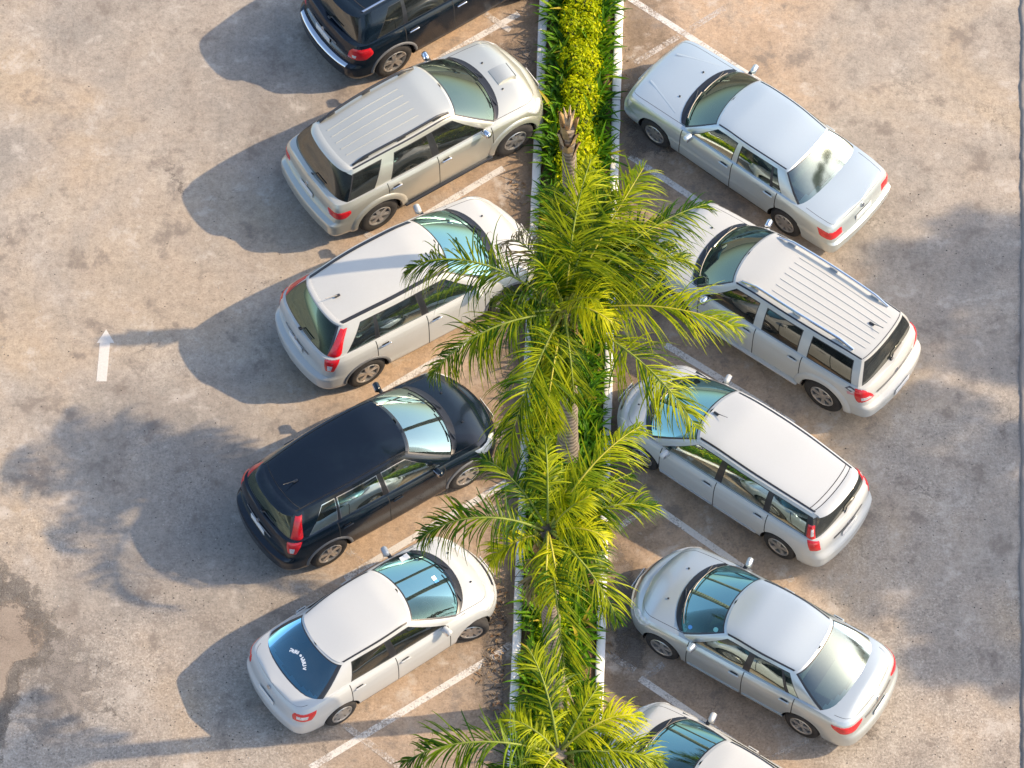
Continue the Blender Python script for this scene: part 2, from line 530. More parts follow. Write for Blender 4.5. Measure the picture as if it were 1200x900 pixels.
            if S.get('flare'):
                fl = S['flare']; T = MB(); pts = []
                a0, a1 = (S.get('flare_a', (4, 176)))
                P = []
                for k in range(25):
                    an = R(a0 + (a1 - a0) * k / 24)
                    row = []
                    for rad, oy in ((ra_ + fl[0], -.004), (ra_ + fl[0] * .85, fl[1] * .55), (ra_ + fl[0] * .45, fl[1]), (ra_ + .004, fl[1] * .95), (ra_ - .006, fl[1] * .6), (ra_ - .006, -.05)):
                        px_, pz_ = ax + rad * math.cos(an), r + rad * math.sin(an)
                        fz = min(max((pz_ - zlo) / (zs(px_) - zlo), 0), .97)
                        uu = u_x(px_)
                        py_ = abs(low(uu, fz, 1).y)
                        row.append((px_, sg * (py_ + oy), pz_))
                    P.append(row)
                T.grid(P, S['flare_mat'])
                T.build('wheel_arch_trim', root)

    # --- top cap : bonnet, deck, cowl
    gh = S['gh']
    wsb, wbow, wst, wtb = gh['ws']; rwb, rbow, rwt, rtb = gh['rw']
    vcap = [-1, -.985, -.96, -.93, -.915, -.905, -.8, -.65, -.5, -.33, -.16, 0, .16, .33, .5, .65, .8, .905, .915, .93, .96, .985, 1]
    def ybase(x): return topy(x) - gh.get('inset', .025)
    for i in range(nU - 1):
        pts0, pts1 = [], []
        for i_, arr in ((i, pts0), (i + 1, pts1)):
            x0 = UX[i_]; e = low(i_, 1.0, 1)
            for v in vcap:
                arr.append(Vector((e.x, v * e.y, zs(x0) + (zt(x0) - zs(x0)) * (1 - abs(v) ** CP))))
        for k in range(len(vcap) - 1):
            q = [pts0[k], pts0[k + 1], pts1[k + 1], pts1[k]]
            c = (q[0] + q[1] + q[2] + q[3]) / 4
            vm = (vcap[k] + vcap[k + 1]) / 2
            va = abs(c.y) / max(ybase(c.x), .05)
            xfr = wsb - wbow * va * va - .07; xre = rwb + rbow * va * va + .07
            if xre < c.x < xfr and va < .95: continue
            seamv = .905 < abs(vm) < .915
            if c.x > wsb - wbow * va * va - .02:
                if seamv: body.add(q, [(0, 1, 2, 3)], M['seam'])
                elif abs(vm) < .905: hood.add(q, [(0, 1, 2, 3)], pm)
                else: body.add(q, [(0, 1, 2, 3)], pm)
            elif c.x < rwb + .02 and S.get('lid'):
                if seamv: body.add(q, [(0, 1, 2, 3)], M['seam'])
                elif abs(vm) < .905: lid.add(q, [(0, 1, 2, 3)], pm)
                else: body.add(q, [(0, 1, 2, 3)], pm)
            else: body.add(q, [(0, 1, 2, 3)], pm)
    # floor pan
    P = [[(x, v * (w - .12), zlo + .01) for v in (-1, 1)] for x in (xF - .6, xfa - .62, xra + .62, xR + .5)]
    body.grid([[(p[0], p[1] * (.55 if (abs(abs(p[0]) - wb / 2) < .5) else 1), p[2]) for p in row] for row in P], M['liner'])

    # --- greenhouse
    zr = pchip(*zip(*gh['roof'])); ytop = pchip(*zip(*gh['yt']))
    cr1, cr2 = gh.get('crown', (.03, .03)); bul = gh.get('bulge', .03)
    cof, cor = gh.get('cornf', .05), gh.get('cornr', .08)
    cols = gh['cols']
    xAb, xAt = cols[0][0], cols[0][1]; xDb, xDt = cols[-1][0], cols[-1][1]
    RT = []      # half ring columns: dict(base, top, kind of the cell that follows)
    def crown(v): return cr1 * (1 - v ** 2) + cr2 * (1 - v ** 8)
    fg = gh.get('fgv', .9); rg = gh.get('rgv', .85)
    yAb = ybase(xAb); yAt = ytop(xAt)
    for k, v in enumerate(VCOL[:-1]):
        xb = wsb + (xAb - wsb) * (v ** 2 * .75 + v ** 8 * .25); xt = wst + (xAt - wst) * (v ** 2 * .8 + v ** 8 * .2)
        yb = v * yAb; yt = v * yAt
        bz = capz(xb, yb) - .012
        kind = 'wg' if v < fg - .001 else ('ws' if v < fg + .02 else 'p')
        RT.append((Vector((xb, yb, bz)), Vector((xt, yt, zr(xt) + crown(v))), kind, 0))
    for k in range(len(cols) - 1):
        x0b, x0t, kd = cols[k]; x1b, x1t = cols[k + 1][:2]
        n = max(1, int(math.ceil(max(x0b - x1b, x0t - x1t) / .11)))
        ts = [q / n for q in range(n)]
        if kd[0] == 'g':
            wdt = max(x0b - x1b, x0t - x1t, .05); e = min(.018 / wdt, .2)
            ts = sorted(set([0, e] + [q for q in ts if e < q < 1 - e] + [1 - e]))
        for t in ts:
            xb = x0b + (x1b - x0b) * t; xt = x0t + (x1t - x0t) * t
            kind = kd
            if kd[0] == 'g' and (t < e - 1e-6 or t > 1 - e - 1e-6): kind = 'seal'
            RT.append((Vector((xb, ybase(xb), zs(xb) - .012)), Vector((xt, ytop(xt), zr(xt))), kind, 1))
    yDb = ybase(xDb); yDt = ytop(xDt)
    i_side0 = len(VCOL) - 1
    i_side1 = len(RT)
    for v in VCOL[::-1]:
        xb = rwb + (xDb - rwb) * (v ** 2 * .45 + v ** 8 * .55); xt = rwt + (xDt - rwt) * (v ** 2 * .6 + v ** 8 * .4)
        yb = v * yDb; yt = v * yDt
        bz = capz(xb, yb) - .012
        kind = 'rg' if v <= rg + .001 else ('rs' if v <= rg + .07 and v > rg else gh.get('rcorner', 'p'))
        RT.append((Vector((xb, yb, bz)), Vector((xt, yt, zr(xt) + crown(v))), kind, 2))
    nR = len(RT)
    def gpt(u, t, sg):
        u = min(max(u, 0), nR - 1 - 1e-6); i = int(u); q = u - i
        def one(k):
            b_, t_ = RT[k][0], RT[k][1]
            p = b_.lerp(t_, t)
            bb = math.sin(PI * min(t, 1)) * bul
            v = RT[k][3]
            if v == 1: p = p + Vector((0, bb, 0))
            else:
                fr = p.y / max(yAb, .1)
                p = p + Vector(((bb if v == 0 else -bb * .8) * (1 - min(fr, 1) ** 2), bb * fr, 0))
            return p
        p = one(i).lerp(one(i + 1), q)
        return Vector((p.x, sg * p.y, p.z))
    gbits = {}
    def bit(k):
        if k not in gbits: gbits[k] = MB()
        return gbits[k]
    sealm = S.get('sealmat', M['rubber'])
    t_lo = gh.get('rt0', 0.0)
    for sg in (1, -1):
        for i in range(nR - 1):
            kind = RT[i][2]; reg = RT[i][3]
            if reg == 2 and i + 1 < nR: kind = RT[i + 1][2]
            for j in range(len(TROW) - 1):
                t0, t1 = TROW[j], TROW[j + 1]; tm = (t0 + t1) / 2
                q = [gpt(i, t0, sg), gpt(i + 1, t0, sg), gpt(i + 1, t1, sg), gpt(i, t1, sg)]
                if sg > 0: q = q[::-1]
                tgt, mat = body, pm
                if kind == 'wg':
                    if .03 < tm < .93: tgt, mat = bit(('windshield', 0)), S['g_front']
                    elif tm < .955: mat = M['trim']
                elif kind == 'ws':
                    if tm < .955: mat = M['trim']
                elif kind in ('rg', 'rs'):
                    rlo, rhi = gh.get('rwin', (.03, .93))
                    if kind == 'rg' and rlo < tm < rhi: tgt, mat = bit(('rear_window', 0)), S['g_rear']
                    elif rlo - .03 < tm < rhi + .03: mat = M['trim']
                elif kind[0] == 'g':
                    if .055 < tm < .86: tgt, mat = bit((kind, sg)), S['g_side']
                    elif .03 < tm < .89: mat = sealm
                    elif tm < .03 and S.get('beltchrome'): mat = M['chrome']
                elif kind == 'seal':
                    if .03 < tm < .89: mat = sealm
                elif kind == 'b':
                    if .03 < tm < .89: mat = M['trim']
                elif kind == 'rb':
                    rlo, rhi = gh.get('rwin', (.03, .93))
                    if rlo - .03 < tm < rhi + .03: mat = M['trim']
                tgt.add(q, [(0, 1, 2, 3)], mat)
    # roof skin
    vfull = [-v for v in VCOL[::-1]] + VCOL[1:]
    SI = list(range(i_side0, i_side1 + 1))
    def roofpt(s, v, off=0.0):
        s = min(max(s, 0), len(SI) - 1 - 1e-6); i = int(s); q = s - i
        e = RT[SI[i]][1].lerp(RT[SI[i + 1]][1], q)
        x0, x1 = RT[SI[0]][1].x, RT[SI[-1]][1].x
        g = (x0 - e.x) / (x0 - x1)
        av = abs(v)
        xx = e.x + (1 - g) ** 2 * (wst - xAt) * (1 - (av ** 2 * .8 + av ** 8 * .2)) + g ** 2 * (rwt - xDt) * (1 - (av ** 2 * .6 + av ** 8 * .4))
        return Vector((xx, v * e.y, e.z * 1.0 + crown(av) + (zr(xx) - e.z) * (1 - av ** 2) * 1.0 + off))
    def s_of_x(x):
        xs_ = [RT[k][1].x for k in SI]
        return float(np.interp(-x, [-q for q in xs_], range(len(xs_))))
    P = [[roofpt(s, v) for v in vfull] for s in range(len(SI))]
    # a rear seam between roof and tailgate spoiler
    body.grid(P, pm)
    body_o = body.build('body', root, recalc=False)
    if hood.v: hood.build('bonnet', root)
    if lid.v: lid.build('boot_lid', root)
    door_o = {}
    for (k, sg), mb in doors.items():
        if mb.v: door_o[k, sg] = mb.build('door', root)
    for (kind, sg), mb in gbits.items():
        if kind in ('windshield', 'rear_window'):
            mb.build(kind, root)
        else:
            dk = kind[1]
            par = door_o.get((int(dk), sg)) if dk.isdigit() else None
            mb.build('side_window', par or root)
    # --- lamps : rows of (f, y_inner, x_outer) wrapping round a corner
    def lamp(nm, specs, mat, end, off=.008):
        for sg in (1, -1):
            mb = MB()
            for kind, rws, mt in specs:
                G = []; fs_ = [q[0] for q in rws]
                a_i = pchip(fs_, [q[1] for q in rws]); a_o = pchip(fs_, [q[2] for q in rws])
                for j in range(9):
                    f = fs_[0] + (fs_[-1] - fs_[0]) * j / 8
                    row = []
                    for k in range(13):
                        q = k / 12
                        if kind == 'low':
                            u0 = u_rear_y(a_i(f)) if end == 'rear' else u_front_y(a_i(f))
                            u1 = u_x(a_o(f))
                            u = u0 + (u1 - u0) * q
                            edge = j in (0, 8) or k in (0, 12)
                            row.append(low(u, f, sg) + nrm(u, f, sg) * (off if not edge else -.004))
                        else:
                            u0 = nR - 1 - float(np.interp(a_i(f), VCOL, range(len(VCOL))))
                            xb_ = [RT[z][0].x + (RT[z][1].x - RT[z][0].x) * f for z in range(i_side0, i_side1 + 1)]
                            u1 = i_side0 + float(np.interp(-a_o(f), [-z for z in xb_], range(len(xb_))))
                            u = u0 + (u1 - u0) * q
                            p = gpt(u, f, sg)
                            edge = j in (0, 8) or k in (0, 12)
                            dv = Vector((-.5, sg * .8, .1)).normalized()
                            row.append(p + dv * (.014 if not edge else -.004))
                    G.append(row)
                mb.grid(G, mt or mat)
            mb.build(nm, root, recalc=True)
    if S.get('tail'): lamp('taillight', S['tail'], M['red'], 'rear')
    if S.get('head'): lamp('headlight', S['head'], M['clear'], 'front')
    # grille, bumper opening, plates
    def strip(nm, end, y0, f0, f1, mat, off=.006, n=14):
        mb = MB(); G = []
        for j in range(4):
            f = f0 + (f1 - f0) * j / 3; row = []
            for k in range(n + 1):
                y = -y0 + 2 * y0 * k / n
                u = u_rear_y(y) if end == 'rear' else u_front_y(y)
                sg = 1 if y >= 0 else -1
                p = low(u, f, sg); p.x += off * (1 if end == 'front' else -1)
                row.append(p)
            G.append(row)
        mb.grid(G, mat); return mb.build(nm, root)
    strip('grille', 'front', .42 * w / .85, .62, .82, M['trim'])
    strip('bumper_intake', 'front', .5, .2, .36, M['trim'])
    if S.get('grille_chrome'): strip('grille_bar', 'front', .4, .8, .86, M['chrome'], .02)
    pf_ = S.get('plate_f', .55)
    pp = low(nU - 1, pf_, 1)
    mb = MB(); mb.box((pp.x - .012, 0, pp.z), (.012, .40, .14), M['plate'], bev=.006); mb.build('number_plate', root)
    pp2 = low(0, .3, 1)
    mb = MB(); mb.box((pp2.x + .02, 0, pp2.z), (.012, .40, .12), M['plate'], bev=.006); mb.build('number_plate', root)
    if S.get('tailbar'):
        strip('tailgate_strip', 'rear', S['tailbar'][0], S['tailbar'][1], S['tailbar'][2], S['tailbar'][3], .012)
    if S.get('rear_bumper_trim'):
        strip('bumper_trim', 'rear', S['rear_bumper_trim'][0], S['rear_bumper_trim'][1], S['rear_bumper_trim'][2], S['rear_bumper_trim'][3], .006, 20)
    # badge on the tail
    pb = low(nU - 1, S.get('badge_f', .8), 1)
    mb = MB(); mb.tube([(pb.x - .004, 0, pb.z), (pb.x - .016, 0, pb.z + .004)], .038, M['chrome'], 14); mb.build('badge', root)
    # --- cowl and wipers
    mb = MB(); P = []
    for k in range(25):
        v = -1 + 2 * k / 24; av = abs(v) * .93
        u = float(np.interp(av, VCOL, range(len(VCOL))))
        p = gpt(u, .02, 1 if v >= 0 else -1)
        row = []
        for e in (-.01, S.get('cowl', .1) * .5, S.get('cowl', .1)):
            x = p.x + e * (1 - .5 * av ** 4)
            row.append((x, p.y, capz(x, p.y) + (.010 if e > 0 else .02)))
        P.append(row)
    mb.grid(P, M['trim']); mb.build('cowl_panel', root)
    for y0, y1 in ((.05, .62), (-.55, .02)):
        mb = MB()
        pts = []
        for k in range(6):
            y = y0 + (y1 - y0) * k / 5
            u = float(np.interp(abs(y) / yAb, VCOL, range(len(VCOL))))
            p = gpt(u, .06 + .05 * (k / 5 if y0 < 0 else k / 5), 1 if y >= 0 else -1)
            pts.append(p + Vector((.02, 0, .03)))
        mb.tube(pts, .011, M['trim'], 6)
        p0 = pts[0]; mb.tube([p0 + Vector((.08, 0, -.03)), pts[2]], .009, M['trim'], 6)
        mb.build('wiper', root)
    # --- side mirrors
    mx = S['mirror']
    for sg in (1, -1):
        yb_ = ybase(mx) + .02; z_ = zs(mx)
        mb = MB()
        rot = Matrix.Rotation(R(-12) * sg, 4, 'Z')
        mb.box((mx, sg * (yb_ + .115), z_ + .075), (.105, .18, .125), S.get('mirror_mat', pm), rot, bev=.045)
        mb.box((mx + .02, sg * (yb_ + .035), z_ + .03), (.07, .10, .045), M['trim'], bev=.02)
        mo = mb.build('side_mirror', door_o.get((0, sg), root))
        g = MB(); g.box((mx - .054 , sg * (yb_ + .118), z_ + .075), (.006, .135, .085), M['chrome'], rot, bev=.002)
        g.build('mirror_glass', mo if mo.parent == root else mo)
    # --- door handles
    for (k, sg), dob in door_o.items():
        d0, d1 = S['doors'][k]
        hx = d1 + S.get('handle_dx', .15); f = S.get('handle_f', .86)
        u = u_x(hx); p = low(u, f, sg)
        mb = MB(); mb.box((p.x, p.y + sg * .022, p.z), (.19, .03, .032), S.get('handle_mat', pm), bev=.012)
        mb.box((p.x, p.y + sg * .004, p.z), (.12, .006, .06), M['seam'], bev=.002)
        mb.build('door_handle', dob)
        if S.get('moulding'):
            mm = MB(); P = []
            for q in range(9):
                x = d0 - .03 + (d1 - d0 + .06) * q / 8
                if abs(x - wb / 2) < ra_ * .9 or abs(x + wb / 2) < ra_ * .9: continue
                row = []
                for ff, oo in ((S['moulding'][0], 0), (S['moulding'][0], .018), (S['moulding'][1], .018), (S['moulding'][1], 0)):
                    p = low(u_x(x), ff, sg); row.append((p.x, p.y + sg * oo, p.z))
                P.append(row)
            if len(P) > 1:
                mm.grid(P, S['moulding'][2]); mm.build('door_moulding', dob)
    # running boards
    if S.get('board'):
        for sg in (1, -1):
            mb = MB(); mb.box((0, sg * (w - .03), .36), (wb - 2 * ra_ - .08, .16, .05), S['board'], bev=.02); mb.build('running_board', root)
    # fuel flap
    if S.get('flap'):
        fx, sg, ff = S['flap']
        mb = MB()
        P0 = [low(u_x(fx + a_), ff + b_, sg) + Vector((0, sg * .002, 0)) for a_, b_ in ((-.085, -.1), (.085, -.1), (.085, .1), (-.085, .1))]
        P1 = [low(u_x(fx + a_), ff + b_, sg) + Vector((0, sg * .005, 0)) for a_, b_ in ((-.075, -.088), (.075, -.088), (.075, .088), (-.075, .088))]
        mb.add(P0, [(0, 1, 2, 3)], M['seam']); mb.add(P1, [(0, 1, 2, 3)], pm); mb.build('fuel_flap', root)
    # --- roof furniture
    def roofstrip(nm, v0, v1, xa, xb, off, mat, seg=24, skirt=True):
        mb = MB(); P = []
        for k in range(seg + 1):
            s = s_of_x(xa) + (s_of_x(xb) - s_of_x(xa)) * k / seg
            row = []
            vv = [(v0, -.004), (v0, off), ((v0 + v1) / 2, off * 1.15), (v1, off), (v1, -.004)] if skirt else [(v0, off), (v1, off)]
            for v, o in vv: row.append(roofpt(s, v, o))
            P.append(row)
        mb.grid(P, mat); return mb.build(nm, root)
    xa, xb = RT[i_side0][1].x - .02, RT[i_side1][1].x + .02
    if S.get('roof_trim'):
        v0, v1, mt, off = S['roof_trim'][:4]
        for sg in (1, -1): roofstrip('roof_trim', sg * v0, sg * v1, xa, xb + S.get('trim_end', 0), off, mt)
    if S.get('rails'):
        v, h, mt, x0, x1, lift = S['rails']
        for sg in (1, -1):
            mb = MB(); pts = []
            for k in range(17):
                x = x0 + (x1 - x0) * k / 16
                e = min(k, 16 - k); hh = h * smooth01(e / 2.0) + .012
                pts.append(roofpt(s_of_x(x), sg * v, hh))
            mb.tube(pts, [.020] + [.024] * 15 + [.020], mt, 8)
            for x in (x0 + .12 * (x1 - x0), (x0 + x1) / 2, x1 - .12 * (x1 - x0)):
                p = roofpt(s_of_x(x), sg * v, h * .4); mb.box(p, (.16, .035, h), mt, bev=.012)
            mb.build('roof_rail', root)
    if S.get('ribs'):
        vs_, x0, x1 = S['ribs']
        for v in vs_: 
            roofstrip('roof_rib', v - .016, v + .016, x0, x1, S.get('ribh', .008), pm)
    if S.get('roof_seam'):
        for vx in S['roof_seam']:
            mb = MB(); P = []
            for k in range(25):
                v = -.93 + 1.86 * k / 24
                sA = s_of_x(vx); p = roofpt(sA, v, .0025); dx = (roofpt(sA, 0).x - roofpt(sA, v).x) * 0
                q = roofpt(s_of_x(vx - .012), v, .0025)
                P.append([p, q])
            mb.grid(P, M['seam']); mb.build('roof_seam', root)
    if S.get('antenna'):
        ax_, av_ = S['antenna']
        p = roofpt(s_of_x(ax_), av_, .015)
        mb = MB(); mb.box(p, (.10, .045, .035), M['trim'], bev=.015); mb.tube([p + Vector((-.0, 0, .01)), p + Vector((-.22, 0, .10))], [.007, .004], M['trim'], 6)
        mb.build('antenna', root)
    if S.get('rear_wiper'):
        mb = MB()
        t_ = gh.get('rwin', (.03, .93))[0]
        c0 = gpt(nR - 1, t_ + .02, 1)
        pts = [c0 + Vector((-.03, 0, -.03))]
        for k in range(1, 6):
            v = k / 5 * .42
            u = nR - 1 - float(np.interp(v, VCOL, range(len(VCOL))))
            pts.append(gpt(u, t_ + .10, -1) + Vector((-.025, 0, .01)))
        mb.tube(pts, .012, M['trim'], 6); mb.box(c0 + Vector((-.03, 0, -.04)), (.05, .08, .06), M['trim'], bev=.02)
        mb.build('rear_wiper', root)
    if S.get('spoiler'):
        mb = MB(); P = []
        for k in range(21):
            v = -.97 + 1.94 * k / 20; av = abs(v)
            p = roofpt(len(SI) - 1, v); ln = S['spoiler'] * (1 - .35 * av ** 6)
            P.append([p + Vector((.05, 0, .006)), p + Vector((0, 0, .012)), p + Vector((-ln * .7, 0, .0)), p + Vector((-ln, 0, -.025)), p + Vector((-ln * .9, 0, -.05)), p + Vector((.02, 0, -.05))])
        mb.grid(P, pm); mb.build('rear_spoiler', root)
    if S.get('scoop'):
        sx, sy, sl, sw = S['scoop']
        mb = MB(); z0 = capz(sx, sy)
        P = []
        for x_, hh, ww in ((sx + sl / 2 + .01, -.01, 1.0), (sx + sl / 2, .045, .92), (sx + sl * .3, .062, .9), (sx - sl * .2, .05, .9), (sx - sl / 2, .012, .96), (sx - sl / 2 - .01, -.01, 1)):
            row = []
            for v, k in ((-1.06, -.012), (-.94, 1), (-.5, 1.05), (0, 1.08), (.5, 1.05), (.94, 1), (1.06, -.012)):
                y_ = sy + v * sw / 2 * ww
                row.append((x_, y_, capz(x_, y_) + (hh * k if k > 0 else -.012)))
            P.append(row)
        mb.grid(P, pm); mb.box((sx + sl / 2 + .012, sy, capz(sx + sl / 2, sy) + .02), (.01, sw * .84, .03), M['seam'])
        mb.build('bonnet_scoop', root)
    if S.get('creases'):
        for sg in (1, -1):
            mb = MB(); P = []
            for k in range(15):
                x = wsb - .02 + S.get('cowl', .1) + (xF - .45 - wsb) * k / 14; y = sg * (S['creases'][0] + (S['creases'][1] - S['creases'][0]) * k / 14)
                P.append([(x, y - sg * .03, capz(x, y - sg * .03) - .002), (x, y, capz(x, y) + .0035), (x, y + sg * .012, capz(x, y + sg * .012) + .001), (x, y + sg * .02, capz(x, y + sg * .02) - .004)])
            mb.grid(P, pm); mb.build('bonnet_crease', root)
    # washer jets
    for sg in (1, -1):
        jx = wsb + S.get('cowl', .1) + .12
        mb = MB(); mb.box((jx, sg * .32, capz(jx, .32) + .01), (.035, .03, .02), M['trim'], bev=.008); mb.build('washer_jet', root)
    # --- interior
    sm = S.get('seat', M['seat_grey'])
    xi0 = wsb - .12; xi1 = rwb + .10
    mb = MB()
    yi = w - .17
    prof = [(yi - .02, .30), (yi, .45), (yi, zs(0) - .10), (yi + .06, zs(0) - .04)]
    P = []
    for x in (xi0 - .05, (xi0 + xi1) / 2, xi1):
        row = [(x, -y, z) for y, z in prof[::-1]] + [(x, y, z) for y, z in prof]
        P.append(row)
    mb.grid(P, S.get('trimmat', M['dash_mid']))
    mb.build('cabin_lining', root)
    # dashboard
    mb = MB(); P = []
    yd = w - .13
    for v in np.linspace(-1, 1, 11):
        xx = wsb - wbow * v * v * .9
        zc = capz(xx, v * yd)
        P.append([(xx + .02, v * yd, zc - .015), (xx - .22, v * yd, zc - .01), (xx - .42, v * yd, zc - .06), (xx - .50, v * yd, zc - .16), (xx - .46, v * yd, .45)])
    mb.grid(P, S.get('dashmat', M['dash'])); 
    mb.build('dashboard', root)
    mb = MB()
    c0 = Vector((wsb - .68, -.36, zs(0) - .07)); tl = Matrix.Rotation(R(-62), 3, 'Y')
    mb.tube([c0 + tl @ Vector((.18 * math.cos(q), .18 * math.sin(q), 0)) for q in np.linspace(0, 2 * PI, 21)], .014, M['dash'], 6, caps=False)
    mb.tube([c0 + tl @ Vector((-.17, 0, 0)), c0 + tl @ Vector((.17, 0, 0))], .016, M['dash'], 6)
    mb.tube([c0, c0 + Vector((.3, 0, -.16))], .03, M['dash'], 6)
    mb.build('steering_wheel', root)
    # parcel shelf for saloons / loading floor
    mb = MB()
    zshelf = capz(rwb, 0) - .03
    mb.box((rwb + .30, 0, zshelf - .05), (.40, 2 * (w - .36), .04), S.get('shelfmat', M['dash_mid']), bev=.015)
    mb.build('parcel_shelf', root)
    def seat(x, y, wd, bench=False):
        mb = MB(); zc = .50 * S['H'] / 1.5 - .05
        mb.box((x + .08, y, zc - .06), (.52, wd, .18), sm, Matrix.Rotation(R(-6), 4, 'Y'), bev=.06)
        mb.box((x - .22, y, zc + .28), (.16, wd, .62), sm, Matrix.Rotation(R(-17), 4, 'Y'), bev=.06)
        for hy in ((-.38, .38) if bench else (0,)):
            mb.box((x - .345, y + hy, min(zc + .66, S['H'] - .27)), (.10, .26, .16), sm, Matrix.Rotation(R(-12), 4, 'Y'), bev=.04)
        mb.build('seat', root)
    fx = wsb - 1.08
    seat(fx, .36, .50); seat(fx, -.36, .50)
    rx = fx - .88
    seat(rx, 0, 2 * (w - .24), True)
    if rwb < rx - 1.0 and not S.get('lid'): seat(rx - .80, 0, 2 * (w - .30), True)
    # --- wheels
    for x in (wb / 2, -wb / 2):
        for sg in (1, -1):
            make_wheel(root, S, x, sg, steer if x > 0 else 0)
    return root, dict(gpt=gpt, roofpt=roofpt, capz=capz, low=low, nR=nR, u_x=u_x, s_of_x=s_of_x)


# ------------------------------------------------- planting strip geometry --
def kL(py): return 632.0 - 38.0 * py / 900.0        # outer edge of the left kerb (px)
def kR(py): return 731.0 - 26.0 * py / 900.0
KW = 10.5                                            # kerb width in px
S0 = unproj((kL(0) + kR(0)) / 2, 0); S1 = unproj((kL(900) + kR(900)) / 2, 900)
SK = (S0.x - S1.x) / (S0.y - S1.y); SX0 = S0.x - SK * S0.y   # centre line x = SX0 + SK*y

# ---------------------------------------------------------------- materials --
def ground_mat():
    m, nt, out = nmat('worn_concrete')
    geo = N(nt, 'ShaderNodeNewGeometry'); P = geo.outputs['Position']
    sp = N(nt, 'ShaderNodeSeparateXYZ'); L(nt, P, sp.inputs[0])
    xs = math_n(nt, 'SUBTRACT', math_n(nt, 'SUBTRACT', sp.outputs[0], SX0), math_n(nt, 'MULTIPLY', sp.outputs[1], SK))
    ax = math_n(nt, 'ABSOLUTE', xs)
    nb = noise(nt, P, 0.42, 6, 0.62, 0.4)
    nm = noise(nt, P, 1.7, 7, 0.68, 0.3)
    nf = noise(nt, P, 9.0, 6, 0.7)
    ng = noise(nt, P, 26.0, 5, 0.8)
    # stretched wear along the driving direction
    mp = N(nt, 'ShaderNodeMapping'); mp.inputs['Scale'].default_value = (5.0, .35, 1); L(nt, P, mp.inputs[0])
    ns = noise(nt, mp.outputs[0], 1.6, 5, 0.65)
    lane = ramp(nt, nb.outputs[0], [(.28, c4(.40, .355, .300)), (.50, c4(.37, .318, .262)), (.72, c4(.44, .392, .330))])
    grey = ramp(nt, nm.outputs[0], [(.40, gv(0)), (.72, gv(.62))])
    col = mix(nt, grey.outputs[0], lane.outputs[0], c4(.30, .272, .232))
    # bays: warm, oil stained towards the kerbs
    d = math_n(nt, 'ADD', ax, math_n(nt, 'MULTIPLY_ADD', nb.outputs[0], 1.6, -.8))
    bay = N(nt, 'ShaderNodeMapRange'); bay.interpolation_type = 'SMOOTHSTEP'
    bay.inputs[1].default_value = 4.7; bay.inputs[2].default_value = 3.0; L(nt, d, bay.inputs[0])
    bayc = ramp(nt, nm.outputs[0], [(.3, c4(.41, .285, .18)), (.52, c4(.48, .34, .225)), (.72, c4(.42, .34, .26))])
    col = mix(nt, math_n(nt, 'MULTIPLY', bay.outputs[0], .8), col, bayc.outputs[0])
    d2 = math_n(nt, 'ADD', ax, math_n(nt, 'MULTIPLY_ADD', nm.outputs[0], 2.6, -1.3))
    oil = N(nt, 'ShaderNodeMapRange'); oil.interpolation_type = 'SMOOTHSTEP'
    oil.inputs[1].default_value = 1.9; oil.inputs[2].default_value = 0.8; L(nt, d2, oil.inputs[0])
    col = mix(nt, math_n(nt, 'MULTIPLY', oil.outputs[0], .72), col, c4(.165, .122, .082))
    # rougher, greyer surface away on the lower left and far right
    rg = math_n(nt, 'ADD', math_n(nt, 'MULTIPLY', sp.outputs[1], -.10), math_n(nt, 'MULTIPLY_ADD', nb.outputs[0], 2.4, -1.25))
    rgm = N(nt, 'ShaderNodeMapRange'); rgm.interpolation_type = 'SMOOTHSTEP'; rgm.inputs[1].default_value = 0.0; rgm.inputs[2].default_value = .7; L(nt, rg, rgm.inputs[0])
    rough_on = math_n(nt, 'MULTIPLY', rgm.outputs[0], math_n(nt, 'SUBTRACT', 1.0, math_n(nt, 'MULTIPLY', bay.outputs[0], .6)))
    gravel = ramp(nt, ng.outputs[0], [(.39, c4(.14, .128, .115)), (.47, c4(.31, .265, .225)), (.54, c4(.38, .33, .28)), (.62, c4(.60, .56, .50))])
    col = mix(nt, math_n(nt, 'MULTIPLY', rough_on, .34), col, gravel.outputs[0])
    # speckle, streaks
    spk = ramp(nt, ng.outputs[0], [(.36, gv(.60)), (.45, gv(.94)), (.56, gv(1.03)), (.65, gv(1.22))])
    col = mix(nt, .75, col, spk.outputs[0], 'MULTIPLY')
    fine = ramp(nt, nf.outputs[0], [(.28, gv(.74)), (.5, gv(1.0)), (.72, gv(1.17))])
    col = mix(nt, .9, col, fine.outputs[0], 'MULTIPLY')
    stk = ramp(nt, ns.outputs[0], [(.3, gv(.93)), (.55, gv(1.0)), (.75, gv(1.05))])
    col = mix(nt, .8, col, stk.outputs[0], 'MULTIPLY')
    # blotches of dirt, pitting
    nd = noise(nt, P, 1.5, 9, 0.72, 0.15)
    wz = noise(nt, P, .28, 4, .6, .5)
    wzr = ramp(nt, wz.outputs[0], [(.38, c4(.76, .79, .83)), (.52, c4(1, 1, 1)), (.66, c4(1.12, 1.03, .90))])
    col = mix(nt, .9, col, wzr.outputs[0], 'MULTIPLY')
    db = ramp(nt, nd.outputs[0], [(.54, gv(0)), (.64, gv(.72))])
    col = mix(nt, db.outputs[0], col, c4(.19, .16, .135))
    lb = ramp(nt, nd.outputs[0], [(.34, gv(.6)), (.44, gv(0))])
    col = mix(nt, lb.outputs[0], col, c4(.52, .47, .41))
    # hairline cracks
    wv = N(nt, 'ShaderNodeVectorMath', operation='ADD'); L(nt, P, wv.inputs[0])
    sc_ = N(nt, 'ShaderNodeVectorMath', operation='SCALE'); L(nt, nm.outputs['Color'], sc_.inputs[0]); sc_.inputs['Scale'].default_value = 1.4
